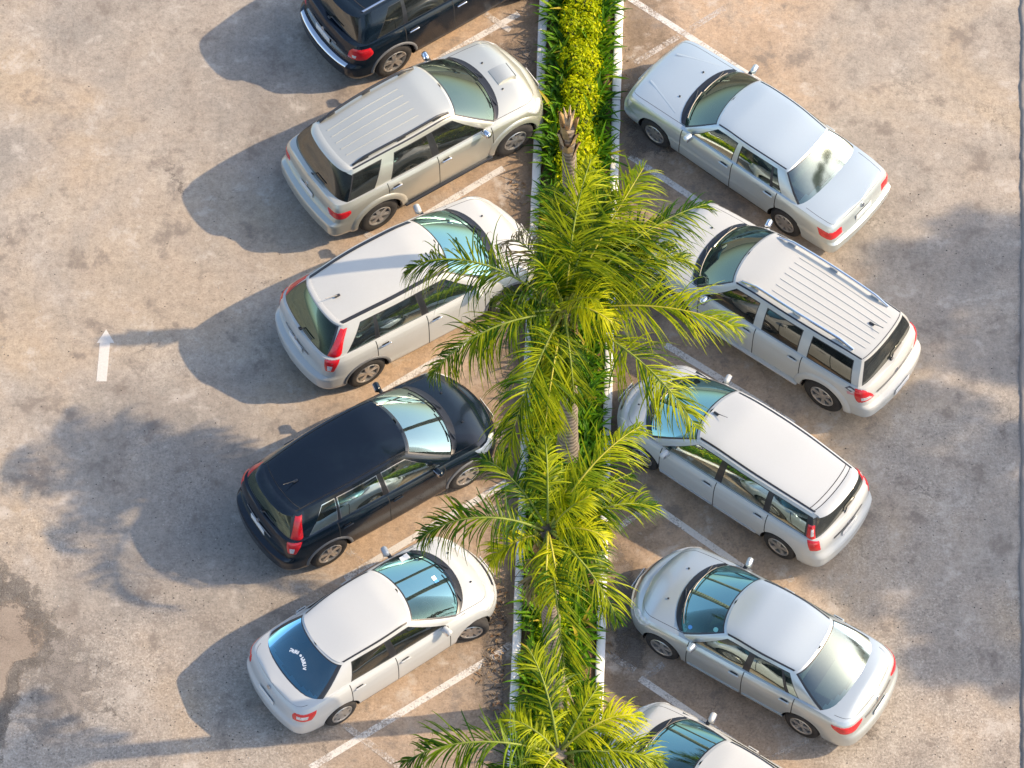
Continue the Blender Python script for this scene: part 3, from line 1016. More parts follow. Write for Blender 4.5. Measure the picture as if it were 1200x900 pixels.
    L(nt, sc_.outputs[0], wv.inputs[1])
    vo = N(nt, 'ShaderNodeTexVoronoi', feature='DISTANCE_TO_EDGE'); vo.inputs['Scale'].default_value = .55; L(nt, wv.outputs[0], vo.inputs['Vector'])
    cr = ramp(nt, vo.outputs['Distance'], [(0, gv(1)), (.010, gv(.6)), (.018, gv(0))])
    cm = ramp(nt, nb.outputs[0], [(.55, gv(0)), (.66, gv(.65))])
    col = mix(nt, math_n(nt, 'MULTIPLY', cr.outputs[0], cm.outputs[0]), col, c4(.07, .06, .052))
    b = N(nt, 'ShaderNodeBsdfPrincipled'); L(nt, col, b.inputs['Base Color'])
    b.inputs['Roughness'].default_value = .92; b.inputs['Specular IOR Level'].default_value = .25
    h = math_n(nt, 'ADD', math_n(nt, 'MULTIPLY', nf.outputs[0], .5), math_n(nt, 'MULTIPLY', ng.outputs[0], .5))
    h = math_n(nt, 'ADD', h, math_n(nt, 'MULTIPLY', nd.outputs[0], .9))
    bp = N(nt, 'ShaderNodeBump'); bp.inputs['Strength'].default_value = .55; bp.inputs['Distance'].default_value = .02
    L(nt, h, bp.inputs['Height']); L(nt, bp.outputs[0], b.inputs['Normal'])
    L(nt, b.outputs[0], out.inputs[0])
    return m

def worn_paint(name, col, wear):
    m, nt, out = nmat(name)
    geo = N(nt, 'ShaderNodeNewGeometry'); P = geo.outputs['Position']
    n1 = noise(nt, P, 2.2, 6, .7); n2 = noise(nt, P, 30, 5, .75)
    f = math_n(nt, 'ADD', math_n(nt, 'MULTIPLY', n1.outputs[0], .55), math_n(nt, 'MULTIPLY', n2.outputs[0], .45))
    r = ramp(nt, f, [(wear - .07, gv(0)), (wear + .07, gv(1))])
    d = ramp(nt, n2.outputs[0], [(.3, tuple(c * .8 for c in col) + (1,)), (.7, tuple(col) + (1,))])
    b = N(nt, 'ShaderNodeBsdfPrincipled'); L(nt, d.outputs[0], b.inputs['Base Color']); b.inputs['Roughness'].default_value = .8
    t = N(nt, 'ShaderNodeBsdfTransparent')
    mx = N(nt, 'ShaderNodeMixShader'); L(nt, math_n(nt, 'MULTIPLY', r.outputs[0], .88), mx.inputs[0]); L(nt, t.outputs[0], mx.inputs[1]); L(nt, b.outputs[0], mx.inputs[2])
    L(nt, mx.outputs[0], out.inputs[0])
    return m

def kerb_mat():
    m, nt, out = nmat('whitewashed_kerb')
    geo = N(nt, 'ShaderNodeNewGeometry'); P = geo.outputs['Position']
    n1 = noise(nt, P, 3.0, 7, .7, .3); n2 = noise(nt, P, 24, 5, .7)
    f = math_n(nt, 'ADD', math_n(nt, 'MULTIPLY', n1.outputs[0], .6), math_n(nt, 'MULTIPLY', n2.outputs[0], .4))
    r = ramp(nt, f, [(.28, c4(.32, .29, .25)), (.37, c4(.66, .64, .60)), (.46, c4(.82, .815, .79))])
    b = N(nt, 'ShaderNodeBsdfPrincipled'); L(nt, r.outputs[0], b.inputs['Base Color']); b.inputs['Roughness'].default_value = .85
    bp = N(nt, 'ShaderNodeBump'); bp.inputs['Strength'].default_value = .3; bp.inputs['Distance'].default_value = .01
    L(nt, n2.outputs[0], bp.inputs['Height']); L(nt, bp.outputs[0], b.inputs['Normal'])
    L(nt, b.outputs[0], out.inputs[0]); return m

def soil_mat():
    m, nt, out = nmat('planting_soil')
    geo = N(nt, 'ShaderNodeNewGeometry'); P = geo.outputs['Position']
    n1 = noise(nt, P, 4.0, 7, .7, .4); n2 = noise(nt, P, 45, 4, .7)
    f = math_n(nt, 'ADD', math_n(nt, 'MULTIPLY', n1.outputs[0], .55), math_n(nt, 'MULTIPLY', n2.outputs[0], .45))
    r = ramp(nt, f, [(.32, c4(.06, .038, .022)), (.5, c4(.17, .10, .055)), (.68, c4(.30, .20, .12))])
    b = N(nt, 'ShaderNodeBsdfPrincipled'); L(nt, r.outputs[0], b.inputs['Base Color']); b.inputs['Roughness'].default_value = .95
    bp = N(nt, 'ShaderNodeBump'); bp.inputs['Strength'].default_value = .8; bp.inputs['Distance'].default_value = .03
    L(nt, n2.outputs[0], bp.inputs['Height']); L(nt, bp.outputs[0], b.inputs['Normal'])
    L(nt, b.outputs[0], out.inputs[0]); return m

def patch_mat(name, lo, mid, hi, sc=8.0, bump=.6):
    m, nt, out = nmat(name)
    geo = N(nt, 'ShaderNodeNewGeometry'); P = geo.outputs['Position']
    n1 = noise(nt, P, sc * .35, 7, .7, .3); n2 = noise(nt, P, sc * 7, 4, .75)
    f = math_n(nt, 'ADD', math_n(nt, 'MULTIPLY', n1.outputs[0], .5), math_n(nt, 'MULTIPLY', n2.outputs[0], .5))
    r = ramp(nt, f, [(.32, tuple(lo) + (1,)), (.5, tuple(mid) + (1,)), (.66, tuple(hi) + (1,))])
    b = N(nt, 'ShaderNodeBsdfPrincipled'); L(nt, r.outputs[0], b.inputs['Base Color']); b.inputs['Roughness'].default_value = .95
    bp = N(nt, 'ShaderNodeBump'); bp.inputs['Strength'].default_value = bump; bp.inputs['Distance'].default_value = .03
    L(nt, n2.outputs[0], bp.inputs['Height']); L(nt, bp.outputs[0], b.inputs['Normal'])
    # ragged, half transparent edge where the patch is thin
    at = N(nt, 'ShaderNodeAttribute', attribute_name='cover')
    e = math_n(nt, 'ADD', at.outputs['Fac'], math_n(nt, 'MULTIPLY_ADD', n2.outputs[0], .9, -.45))
    e = math_n(nt, 'ADD', e, math_n(nt, 'MULTIPLY_ADD', n1.outputs[0], 2.6, -1.3))
    er = ramp(nt, e, [(.30, gv(0)), (.72, gv(.92))])
    t = N(nt, 'ShaderNodeBsdfTransparent'); mx = N(nt, 'ShaderNodeMixShader')
    L(nt, er.outputs[0], mx.inputs[0]); L(nt, t.outputs[0], mx.inputs[1]); L(nt, b.outputs[0], mx.inputs[2])
    L(nt, mx.outputs[0], out.inputs[0]); return m

G = MB()
gs = [-220, -60, -20, -10, 0, 10, 20, 60, 220]
G.grid([[(x, y, 0) for x in gs] for y in gs], ground_mat())
tag(G.build('ground', smooth=False), kind='structure')

# ------------------------------------------------------------ painted lines --
PM = worn_paint('road_marking_white', (.74, .71, .66), .44)
PM2 = worn_paint('road_marking_faded', (.66, .61, .55), .52)
def line_mesh(mb, a, b, width, mat, z):
    A = unproj(*a); B = unproj(*b); d = (B - A); d.z = 0; n = Vector((-d.y, d.x, 0)).normalized() * width / 2
    k = max(2, int(d.length / .25)); Pp = []
    for i in range(k + 1):
        p = A.lerp(B, i / k); Pp.append([(p.x - n.x, p.y - n.y, z), (p.x + n.x, p.y + n.y, z)])
    mb.grid(Pp, mat)
LN = MB()
for a, b in (((364, 900), (574, 772)), ((404, 678), (594, 565)), ((448, 460), (590, 375)), ((436, 290), (590, 197)), ((505, 75), (608, 16)),
             ((738, -2), (890, 96)), ((738, 183), (900, 290)), ((780, 404), (930, 497)), ((768, 594), (880, 672)), ((750, 795), (910, 904)), ((346, 911), (310, 932))):
    line_mesh(LN, a, b, .115, PM, .004)
tag(LN.build('bay_lines', smooth=False, weld=False), kind='structure')
LN = MB()
for a, b in (((402, 848), (480, 908)), ((408, 645), (426, 661)), ((428, 273), (446, 285)), ((562, 12), (598, 36)), ((576, 771), (600, 754)), ((744, 74), (852, 8)), ((724, 620), (772, 584)),
             ((906, 690), (930, 677)), ((712, 766), (744, 786)), ((752, 797), (778, 778)), ((900, 892), (950, 865)), ((560, 582), (590, 604))):
    line_mesh(LN, a, b, .11, PM2, .008)
tag(LN.build('bay_ticks', smooth=False, weld=False), kind='structure')
AR = MB()
def gp(p, z): q = unproj(*p); return (q.x, q.y, z)
AM = worn_paint('arrow_paint', (.74, .70, .64), .36)
AR.add([gp(p, .004) for p in ((113, 447), (125, 447), (129, 402), (117, 402))], [(0, 1, 2, 3)], AM)
AR.add([gp(p, .004) for p in ((113.5, 402), (134, 402), (124.5, 386))], [(0, 1, 2)], AM)
tag(AR.build('painted_arrow', smooth=False, weld=False), kind='structure')

# ---------------------------------------------------------- patches of wear and darker tone --
def patch(name, pts, mat, z, n=22, fall=.55):
    """irregular sheet lying on the ground: outline given in photo pixels; 'cover' fades to its ragged rim"""
    Q = [unproj(*p) for p in pts]; c = sum(Q, Vector()) / len(Q)
    O = catmull([(q.x, q.y) for q in Q] + [(Q[0].x, Q[0].y)], 8)
    rng = random.Random(len(pts)); vs = []; fs = []; cov = []
    m_ = len(O); rings = 7
    for k in range(rings):
        t = 1.12 * (k + 1) / rings
        for o in O: vs.append((c.x + (o[0] - c.x) * t, c.y + (o[1] - c.y) * t, z)); cov.append(max(0.0, min(1.0, (1.12 - t) / fall)))
    vs.append((c.x, c.y, z)); cov.append(1.0)
    for k in range(rings - 1):
        for i in range(m_ - 1):
            fs.append((k * m_ + i, (k + 1) * m_ + i, (k + 1) * m_ + i + 1, k * m_ + i + 1))
    for i in range(m_ - 1): fs.append((len(vs) - 1, i, i + 1))
    me = bpy.data.meshes.new(name); me.from_pydata(vs, [], fs); me.materials.append(mat)
    at = me.attributes.new('cover', 'FLOAT', 'POINT'); at.data.foreach_set('value', cov)
    o = bpy.data.objects.new(name, me); COL.objects.link(o); tag(o, kind='structure'); return o
DK = patch_mat('crumbled_asphalt', (.03, .027, .024), (.17, .15, .13), (.40, .36, .31), 9, .9)
SA = patch_mat('bare_sand', (.17, .135, .105), (.29, .235, .185), (.36, .30, .24), 6, .4)
OL = patch_mat('old_oil_stain', (.09, .075, .06), (.16, .13, .105), (.24, .20, .16), 6, .3)
GR = patch_mat('grey_patch_repair', (.10, .095, .09), (.26, .24, .22), (.44, .41, .37), 9, .7)
patch('dirt_patch', [(-60, 640), (5, 652), (35, 672), (58, 708), (80, 738), (66, 778), (34, 792), (14, 850), (-10, 905), (-80, 920)], DK, .004, fall=.6)
patch('dirt_patch', [(-60, 690), (0, 695), (40, 715), (58, 742), (46, 768), (16, 780), (2, 830), (-15, 880), (-80, 900)], SA, .008, fall=.65)
0 and patch('grey_patch', [(-40, 880), (40, 780), (110, 745), (150, 790), (190, 850), (150, 930), (40, 960)], GR, .006, fall=.6)
0 and patch('grey_patch', [(30, 20), (60, 5), (52, 60), (45, 120), (28, 135), (24, 80)], GR, .006, fall=.8)
0 and patch('oil_stain', [(85, 38), (110, 32), (116, 52), (100, 64), (86, 56)], OL, .005, fall=.9)
patch('oil_stain', [(545, 60), (600, 40), (628, 70), (622, 130), (590, 120), (560, 95)], OL, .005, fall=.7)
patch('oil_stain', [(570, 690), (596, 690), (592, 830), (586, 900), (568, 860), (562, 770)], OL, .005, fall=.8)
patch('oil_stain', [(735, 100), (775, 120), (800, 170), (760, 200), (732, 180)], OL, .005, fall=.9)
patch('oil_stain', [(716, 640), (742, 650), (760, 760), (720, 800), (708, 720)], OL, .005, fall=.8)

ST = patch_mat('soft_dark_ground', (.15, .135, .12), (.23, .205, .18), (.34, .30, .26), 7, .4)
patch('dark_road_patch', [(40, 720), (105, 735), (150, 790), (110, 860), (50, 890), (10, 850), (25, 780)], ST, .006, fall=1.3)  # soft-edged darker grey-brown patch on the lower left of the lane
0 and patch('dark_road_patch', [(95, 600), (160, 590), (230, 640), (260, 690), (170, 680), (110, 650)], ST, .006, fall=1.3)
0 and patch('dark_road_patch', [(1010, 520), (1090, 480), (1180, 560), (1170, 720), (1090, 760), (1030, 640)], ST, .006, fall=1.1)

# --------------------------------------------------------------- kerbs etc. --
KM = kerb_mat()
rngk = random.Random(5)
def kerb(fo, sgn):
    mb = MB(); rows = []
    pys = list(np.arange(-260, 1180, 14))
    for py in pys:
        a = unproj(fo(py), py); b = unproj(fo(py) + sgn * KW, py)
        j = [rngk.uniform(-.006, .006) for _ in range(4)]
        h = .13 + j[2]
        rows.append([(a.x + j[0], a.y, -.02), (a.x + j[0] + sgn * .004, a.y, h - .015), (a.x + sgn * .018, a.y, h), (b.x - sgn * .018, b.y, h), (b.x + j[1], b.y, h - .015), (b.x + j[1], b.y, -.02)])
    mb.grid(rows, KM)
    # joints between kerb stones
    for py in np.arange(-250, 1170, 62):
        a = unproj(fo(py), py); b = unproj(fo(py) + sgn * KW, py)
        mb.box(((a.x + b.x) / 2, a.y, .0665), (abs(b.x - a.x) + .005, .006, .137), M['clad'])
    return mb
kl = kerb(kL, 1).build('kerb', smooth=True, sharp=30, weld=False); tag(kl, kind='structure')
kr = kerb(kR, -1).build('kerb', smooth=True, sharp=30, weld=False); tag(kr, kind='structure')
mb = MB(); rows = []
for py in np.arange(-260, 1180, 14):
    a = unproj(kL(py) + KW, py); b = unproj(kR(py) - KW, py); row = []
    for k in range(9):
        t = k / 8; row.append((a.x + (b.x - a.x) * t, a.y, .06 + .05 * math.sin(PI * t) + rngk.uniform(-.012, .012)))
    rows.append(row)
mb.grid(rows, soil_mat()); tag(mb.build('soil_bed', weld=False), kind='structure')
# raised paving beyond the broken edge at the far right
mb = MB(); rows = []; rows2 = []
jx = 0
for py in np.arange(-300, 1200, 5):
    jx = jx * .9 + rngk.uniform(-.7, .7) + (rngk.uniform(-2, 2) if rngk.random() < .06 else 0)
    x0 = 1195.5 + jx
    a = unproj(x0, py); rows.append([(a.x, a.y, -.01), (a.x + .006 + rngk.uniform(0, .02), a.y, .026), (a.x + .06, a.y, .036), (a.x + 1.2, a.y, .038), (a.x + 30, a.y, .038)])
mb.grid(rows, patch_mat_plain if False else principled('edge_paving', (.30, .265, .23), .9, var=.14, vscale=1.2, bump=.5, bscale=30))
tag(mb.build('pavement', smooth=True, sharp=25, weld=False), kind='structure')

# ------------------------------------------------------------- leaf litter ---
def litter(spec, seed, name):
    rng = random.Random(seed); mb = MB()
    mts = [principled('dry_leaf_brown', (.16, .085, .04), .8), principled('dry_leaf_tan', (.30, .20, .10), .8), principled('dry_leaf_dark', (.06, .04, .025), .8)]
    for (x0, y0, x1, y1, n) in spec:
        for _ in range(n):
            t = rng.random(); g = rng.gauss(0, 1)
            px = x0 + (x1 - x0) * t + g * 6; py = y0 + (y1 - y0) * t + rng.gauss(0, 6)
            p = unproj(px, py); a = rng.uniform(0, 2 * PI); l = rng.uniform(.012, .055); wd = l * rng.uniform(.15, .45)
            c, s = math.cos(a), math.sin(a); z = .014 + rng.uniform(0, .02)
            q = [(-l, 0, 0), (0, -wd, .01), (l, 0, .004), (0, wd, .012)]
            mb.add([(p.x + c * u - s * v, p.y + s * u + c * v, z + w2) for u, v, w2 in q], [(0, 1, 2, 3)], rng.choice(mts))
    tag(mb.build(name, smooth=False, weld=False), 'dry brown leaves and twigs swept against the left kerb beside the white saloon', 'leaf litter', kind='stuff')
litter([(588, 690, 580, 760, 80), (580, 760, 588, 880, 110), (575, 770, 560, 800, 30), (600, 70, 608, 130, 40), (595, 300, 600, 360, 25), (606, 200, 612, 250, 20), (735, 60, 732, 160, 25), (718, 560, 712, 760, 40)], 3, 'leaf_litter')
# scattered grit
rng = random.Random(9); mb = MB(); gm = [principled('pebble_dark', (.07, .062, .055), .9), principled('pebble_pale', (.48, .44, .39), .9)]
for _ in range(1500):
    left_ = rng.random() < .62
    px = rng.uniform(-10, 330) if left_ else rng.uniform(960, 1200)
    py = 905 - abs(rng.gauss(0, 330)) if left_ else rng.uniform(150, 905)
    p = unproj(px, py); s = rng.uniform(.004, .014); a = rng.uniform(0, PI)
    vs = [(p.x + s * math.cos(a + k * PI / 2) * rng.uniform(.7, 1.3), p.y + s * math.sin(a + k * PI / 2) * rng.uniform(.7, 1.3), .002) for k in range(4)] + [(p.x, p.y, s * .9 + .003)]
    mb.add(vs, [(0, 1, 4), (1, 2, 4), (2, 3, 4), (3, 0, 4)], rng.choice(gm))
tag(mb.build('gravel', smooth=False, weld=False), 'loose grit and small pebbles scattered over the worn driving lanes', 'gravel', kind='stuff')

# ------------------------------------------------------------------- plants --
FR = [leafmat('palm_leaf_green', (.03, .095, .003), (.45, .50, .010), .42),
      leafmat('palm_leaf_yellow', (.17, .26, .005), (.62, .62, .012), .45),
      leafmat('palm_leaf_deep', (.025, .08, .004), (.25, .36, .010), .4),
      leafmat('palm_leaf_dry', (.22, .16, .07), (.34, .27, .14), .3)]
RACH = [principled('frond_rib_green', (.20, .25, .03), .6, var=.3), principled('frond_rib_yellow', (.40, .37, .04), .5, var=.2)]
STRAP = [leafmat('strap_leaf_dark', (.03, .105, .005), (.14, .33, .008), .38), leafmat('strap_leaf_light', (.10, .22, .006), (.34, .50, .010), .4), leafmat('strap_leaf_yellow', (.30, .30, .02), (.45, .36, .03), .3)]
HEDGE = leafmat('yellow_hedge_leaf', (.36, .45, .003), (.98, .92, .006), .45, scale=2.2)
HEDGEG = leafmat('green_hedge_leaf', (.20, .34, .004), (.66, .72, .008), .45, scale=2.2)
CORE = principled('hedge_core', (.03, .05, .008), .9)  # dark green core that keeps soil from showing between the leaves

def trunk_mat(name, lo, hi):
    m, nt, out = nmat(name)
    tc = N(nt, 'ShaderNodeTexCoord'); sp = N(nt, 'ShaderNodeSeparateXYZ'); L(nt, tc.outputs['Object'], sp.inputs[0])
    n = noise(nt, tc.outputs['Object'], 7, 6, .7)
    wv = math_n(nt, 'SINE', math_n(nt, 'ADD', math_n(nt, 'MULTIPLY', sp.outputs[2], 62.0), math_n(nt, 'MULTIPLY', n.outputs[0], 5.0)))
    f = math_n(nt, 'ADD', math_n(nt, 'MULTIPLY', wv, .22), math_n(nt, 'MULTIPLY_ADD', n.outputs[0], 1.2, -.1))
    r = ramp(nt, f, [(.2, tuple(lo) + (1,)), (.75, tuple(hi) + (1,))])
    b = N(nt, 'ShaderNodeBsdfPrincipled'); L(nt, r.outputs[0], b.inputs['Base Color']); b.inputs['Roughness'].default_value = .9
    bp = N(nt, 'ShaderNodeBump'); bp.inputs['Strength'].default_value = .6; bp.inputs['Distance'].default_value = .03
    L(nt, f, bp.inputs['Height']); L(nt, bp.outputs[0], b.inputs['Normal'])
    L(nt, b.outputs[0], out.inputs[0]); return m
TRUNK = trunk_mat('palm_bark', (.12, .095, .07), (.34, .28, .21))
HUSK = principled('palm_husk', (.34, .23, .10), .9, var=.4, vscale=9, bump=.5, bscale=20)
HUSKP = principled('palm_husk_pale', (.46, .34, .21), .9, var=.3, vscale=9, bump=.4, bscale=20)

def frond_curve(Ln, e0, droop, bend=0.0, n=22):
    """unit frond in its own frame: starts along +x, rises e0, droops by 'droop' (rad)"""
    pts = [Vector((0, 0, 0))]; tg = []
    for i in range(n):
        s = (i + .5) / n
        e = e0 - droop * s ** 1.25; a = bend * s * s
        d = Vector((math.cos(e) * math.cos(a), math.cos(e) * math.sin(a), math.sin(e)))
        pts.append(pts[-1] + d * (Ln / n))
    return pts

WIND = Vector((.55, -.10, 0))
def make_frond(parent, origin, az, Ln, e0, droop, bend, rng, mat, rmat, leaf=.72, nl=62, hang=1.0, name='frond', sparse=0.0):
    P = frond_curve(Ln, e0, droop, bend)
    rot = Matrix.Rotation(az, 3, 'Z')
    P = [rot @ p for p in P]
    mb = MB(); n = len(P)
    mb.tube(P, [.020 * (1 - .86 * (i / (n - 1))) + .003 for i in range(n)], rmat, 5)
    twist = rng.uniform(-.6, .6); clump = [rng.uniform(0, 6.28) for _ in range(4)]
    for k in range(nl):
        s = .16 + .835 * (k / (nl - 1)) ** .95
        fi = s * (n - 1); i = min(int(fi), n - 2); q = fi - i
        p = P[i].lerp(P[i + 1], q); t = (P[i + 1] - P[i]).normalized()
        b = t.cross(Vector((0, 0, 1)))
        if b.length < .05: b = Vector((-math.sin(az), math.cos(az), 0))
        b.normalize(); u = b.cross(t).normalized()
        ln = 1.18 * leaf * (Ln / 2.8) ** .4 * (min(1, .45 + 2.6 * (s - .16)) if s < .4 else 1.0) * (1 - .72 * max(0, (s - .55) / .45) ** 1.6)
        for sg in (1, -1):
            if rng.random() < sparse: continue
            gap = math.sin(s * 31 + clump[0] + sg) + math.sin(s * 17 + clump[1] * sg)
            if gap > 1.35 and s > .25: continue
            ang = R(38 + 30 * s) + rng.uniform(-.13, .13)     # angle measured from the tangent... swept forward to the tip
            side = b * math.cos(twist) * sg + u * math.sin(twist)
            sw = R(70) - s * .62 + rng.gauss(0, .17) + .22 * math.sin(s * 23 + clump[2])
            d = (t * math.cos(sw) + side * math.sin(sw) + u * (rng.gauss(.2, .16) + .15 * math.sin(s * 19 + clump[3]))).normalized()
            l = ln * rng.uniform(.70, 1.15); sgm = 6
            g = hang * rng.uniform(.8, 2.4)
            wd = .0098 * rng.uniform(.7, 1.2)
            c = p.copy(); L_, R_ = [], []
            wv = d.cross(u); 
            wv = t if wv.length < .05 else wv.normalized()
            for j in range(sgm + 1):
                x = j / sgm
                wj = wd * (.65 + .35 * min(1, x * 4)) * (1 - x ** 2.2) + .0015
                L_.append(c - wv * wj); R_.append(c + wv * wj)
                d = (d + Vector((0, 0, -1)) * g * .34 * (0.3 + x) + WIND * (.24 * x * g)).normalized()
                c = c + d * (l / sgm)
            vs = L_ + R_; m_ = sgm + 1
            mb.add(vs, [(j, j + 1, m_ + j + 1, m_ + j) for j in range(sgm)], mat)
    o = mb.build(name, parent, smooth=True, weld=False)
    o.location = origin
    return o

def fit_frond(C, tip, e0, droop, bend):
    best = None
    unit = frond_curve(1.0, e0, droop, bend)[-1]
    for k in range(180):
        az = 2 * PI * k / 180
        d = Matrix.Rotation(az, 3, 'Z') @ unit
        for ln in np.arange(1.0, 4.6, .08):
            q = proj(C + d * ln)
            er = (q[0] - tip[0]) ** 2 + (q[1] - tip[1]) ** 2
            if best is None or er < best[0]: best = (er, az, ln)
    return best[1], best[2]

def trunk_mesh(parent, B, T, r0, r1, bow, mat, name='trunk'):
    mb = MB(); pts = []; rad = []
    n = 28
    for i in range(n + 1):
        t = i / n
        p = B.lerp(T, t) + Vector(bow) * math.sin(PI * t)
        pts.append(p - B); rr = r0 + (r1 - r0) * t ** .8 + .10 * math.exp(-t * 14)
        rad.append(rr * (1 + .035 * math.sin(i * 2.6)))
    mb.tube(pts, rad, mat, 12)
    return mb.build(name, parent)

def crown_height(base_px, crown_px):
    B = unproj(*base_px)
    lo, hi = 0.5, 14
    for _ in range(50):
        h = (lo + hi) / 2
        if unproj(crown_px[0], crown_px[1], h).y > B.y: lo = h      # raising the plane brings the point nearer the camera
        else: hi = h
    T = unproj(crown_px[0], crown_px[1], h)
    return B, T

def palm(base_px, crown_px, fronds, label, seed, leaf=.80, bow=(0, 0, 0)):
    rng = random.Random(seed)
    B, T = crown_height(base_px, crown_px)
    print('PALM h', T.z)
    B = Vector((B.x, B.y, .08)); root = empty('palm_tree', B)
    tag(root, label, 'palm tree')
    trunk_mesh(root, B, T, .17, .115, bow, TRUNK)
    mb = MB()
    for k in range(26):           # fibrous sheaths around the growing point
        a = k * 2.399; z = -.75 + .6 * k / 26
        c, s = math.cos(a), math.sin(a)
        p0 = Vector((c * .09, s * .09, z)); p1 = Vector((c * .20, s * .20, z + .28))
        mb.tube([p0, p0.lerp(p1, .5) + Vector((c * .03, s * .03, 0)), p1], [.07, .055, .012], HUSK if k < 15 else RACH[0], 6)
    o = mb.build('crown_shaft', root); o.location = T - B
    for f in fronds:
        tip, e0, dr = f[0], R(f[1]), R(f[2])
        kind = f[3] if len(f) > 3 else 0; bend = f[4] if len(f) > 4 else rng.uniform(-.25, .25); hang = f[5] if len(f) > 5 else 1.0
        C = T + Vector((0, 0, .02))
        az, ln = fit_frond(C, tip, e0, dr, bend)
        org = T - B + Vector((math.cos(az) * .06, math.sin(az) * .06, rng.uniform(-.12, .12)))
        make_frond(root, org, az, ln, e0, dr, bend, rng, FR[kind], RACH[1 if kind == 1 else 0], leaf=leaf, nl=int(48 + 20 * ln), hang=hang, sparse=.06 if kind != 3 else .35)
    return root

P1 = [((481, 322), 48, 118, 0, .25), ((511, 438), 32, 95, 0, .1), ((597, 530), 18, 92, 0, -.1), ((857, 382), 30, 60, 1, -.1, .8),
      ((815, 496), 18, 62, 0, -.2), ((824, 242), 46, 60, 0, -.2, .8), ((800, 312), 42, 88, 0, -.3), ((752, 206), 56, 60, 1, .2, .8), ((690, 190), 66, 62, 0, -.2, .7),
      ((648, 222), 62, 70, 0, .15), ((596, 292), 58, 150, 3, .2, 1.3), ((556, 405), 20, 80, 2, .2), ((770, 330), 32, 70, 0, .1),
      ((675, 262), 74, 70, 1, 0, .7), ((742, 268), 52, 75, 0, .2), ((640, 300), 70, 80, 0, 0), ((715, 232), 60, 60, 0, -.2, .7)]
P1 += [((700, 250), 58, 70, 2, -.3, 1.2), ((770, 262), 48, 70, 1, -.3, 1.1), ((720, 300), 44, 80, 2, -.3, 1.2), ((785, 285), 44, 75, 0, -.35, 1.2), ((660, 240), 70, 75, 2, -.3, 1.0), ((580, 350), 44, 100, 0, .2, 1.4), ((735, 235), 55, 65, 0, -.3, .9)]
P1 += [((680, 340), 82, 60, 1, 0, .7), ((650, 330), 80, 60, 0, .3, .7), ((690, 365), 66, 110, 1, 0, 1), ((636, 432), 30, 120, 1, .1, 1.3)]
P1 += [((640, 506), 20, 105, 1, 0, 1.2), ((672, 470), 10, 95, 0, .1, 1.4), ((655, 450), 25, 120, 2, 0, 1.4)]
P2 = [((495, 632), 46, 112, 0, .2), ((566, 542), 40, 82, 0, .2), ((750, 502), 48, 62, 1, -.2, .8), ((765, 594), 30, 70, 0, -.2), ((722, 724), 18, 75, 0, -.1), ((640, 704), 22, 95, 1, 0),
      ((664, 812), 10, 82, 0, .1), ((700, 660), 16, 70, 2, 0), ((640, 520), 62, 65, 0, .1), ((735, 560), 42, 72, 0, .1), ((610, 640), 30, 110, 1, 0),
      ((670, 560), 70, 70, 1, 0), ((715, 620), 30, 85, 0, .2)]
P2 += [((655, 590), 82, 60, 1, 0, .7), ((668, 615), 66, 110, 1, 0, 1), ((650, 665), 40, 140, 1, .2, 1.2), ((625, 690), -10, 55, 3, 0, 1.5)]
P3 = [((476, 893), 44, 92, 2, .15), ((618, 762), 58, 52, 0, .3, .8), ((742, 842), 46, 76, 1, -.3), ((700, 806), 56, 70, 0, .1), ((600, 960), 10, 80, 0, 0), ((720, 960), 14, 80, 0, 0), ((770, 890), 34, 72, 0, -.1), ((660, 985), 5, 80, 2, 0),
      ((640, 905), 50, 140, 1, 0), ((560, 935), 24, 80, 2, 0), ((735, 885), 44, 95, 2, .2), ((620, 860), 60, 110, 0, 0)]
palm((664, 543), (661, 366), P1, 'largest coconut palm with wind-combed fronds, its crown spreading over the middle cars', 11, bow=(.05, 0, 0))
palm((656, 834), (642, 622), P2, 'coconut palm with a denser, smaller crown between black crossover and rounded silver saloon', 12, leaf=.70, bow=(-.04, 0, 0))
palm((655, 1080), (655, 882), P3, 'coconut palm whose crown is cut by the bottom edge of the picture', 13, leaf=.74)

# the dead palm with no crown left
B, T = crown_height((668, 352), (666, 150))
B = Vector((B.x, B.y, .08)); dead = empty('palm_tree', B); tag(dead, 'dead palm without a crown, a bare trunk topped by tan broken leaf bases', 'palm tree')
trunk_mesh(dead, B, T, 0.15, .105, (.02, 0, 0), TRUNK)
rng = random.Random(21)
for k in range(10):
    a = k * 2.399 + rng.uniform(-.2, .2); z = -.7 + .75 * k / 10
    c, s = math.cos(a), math.sin(a); mb = MB(); ln = rng.uniform(.2, .4); out_ = rng.uniform(.03, .12)
    p0 = Vector((c * .085, s * .085, 0)); p1 = p0 + Vector((c * out_ * .5, s * out_ * .5, ln * .6)); p2 = p0 + Vector((c * out_, s * out_, ln))
    tn = Vector((-s, c, 0)); n_ = Vector((c, s, .2)); P = []
    for p, wd in ((p0, .09), (p1, .07), (p2, .025)):
        P.append([p - tn * wd, p + n_ * .035, p + tn * wd, p - n_ * .012, p - tn * wd])
    mb.grid(P, rng.choice([HUSK, HUSK, HUSKP])); o = mb.build('leaf_base', dead); o.location = (T - B) + Vector((0, 0, z))
mb = MB()
for k in range(5):
    a = k * 1.3; mb.tube([(0, 0, 0), (math.cos(a) * .04, math.sin(a) * .04, .25), (math.cos(a) * .09, math.sin(a) * .09, .5)], [.05, .035, .006], HUSKP, 5)
o = mb.build('dead_shoot', dead); o.location = T - B

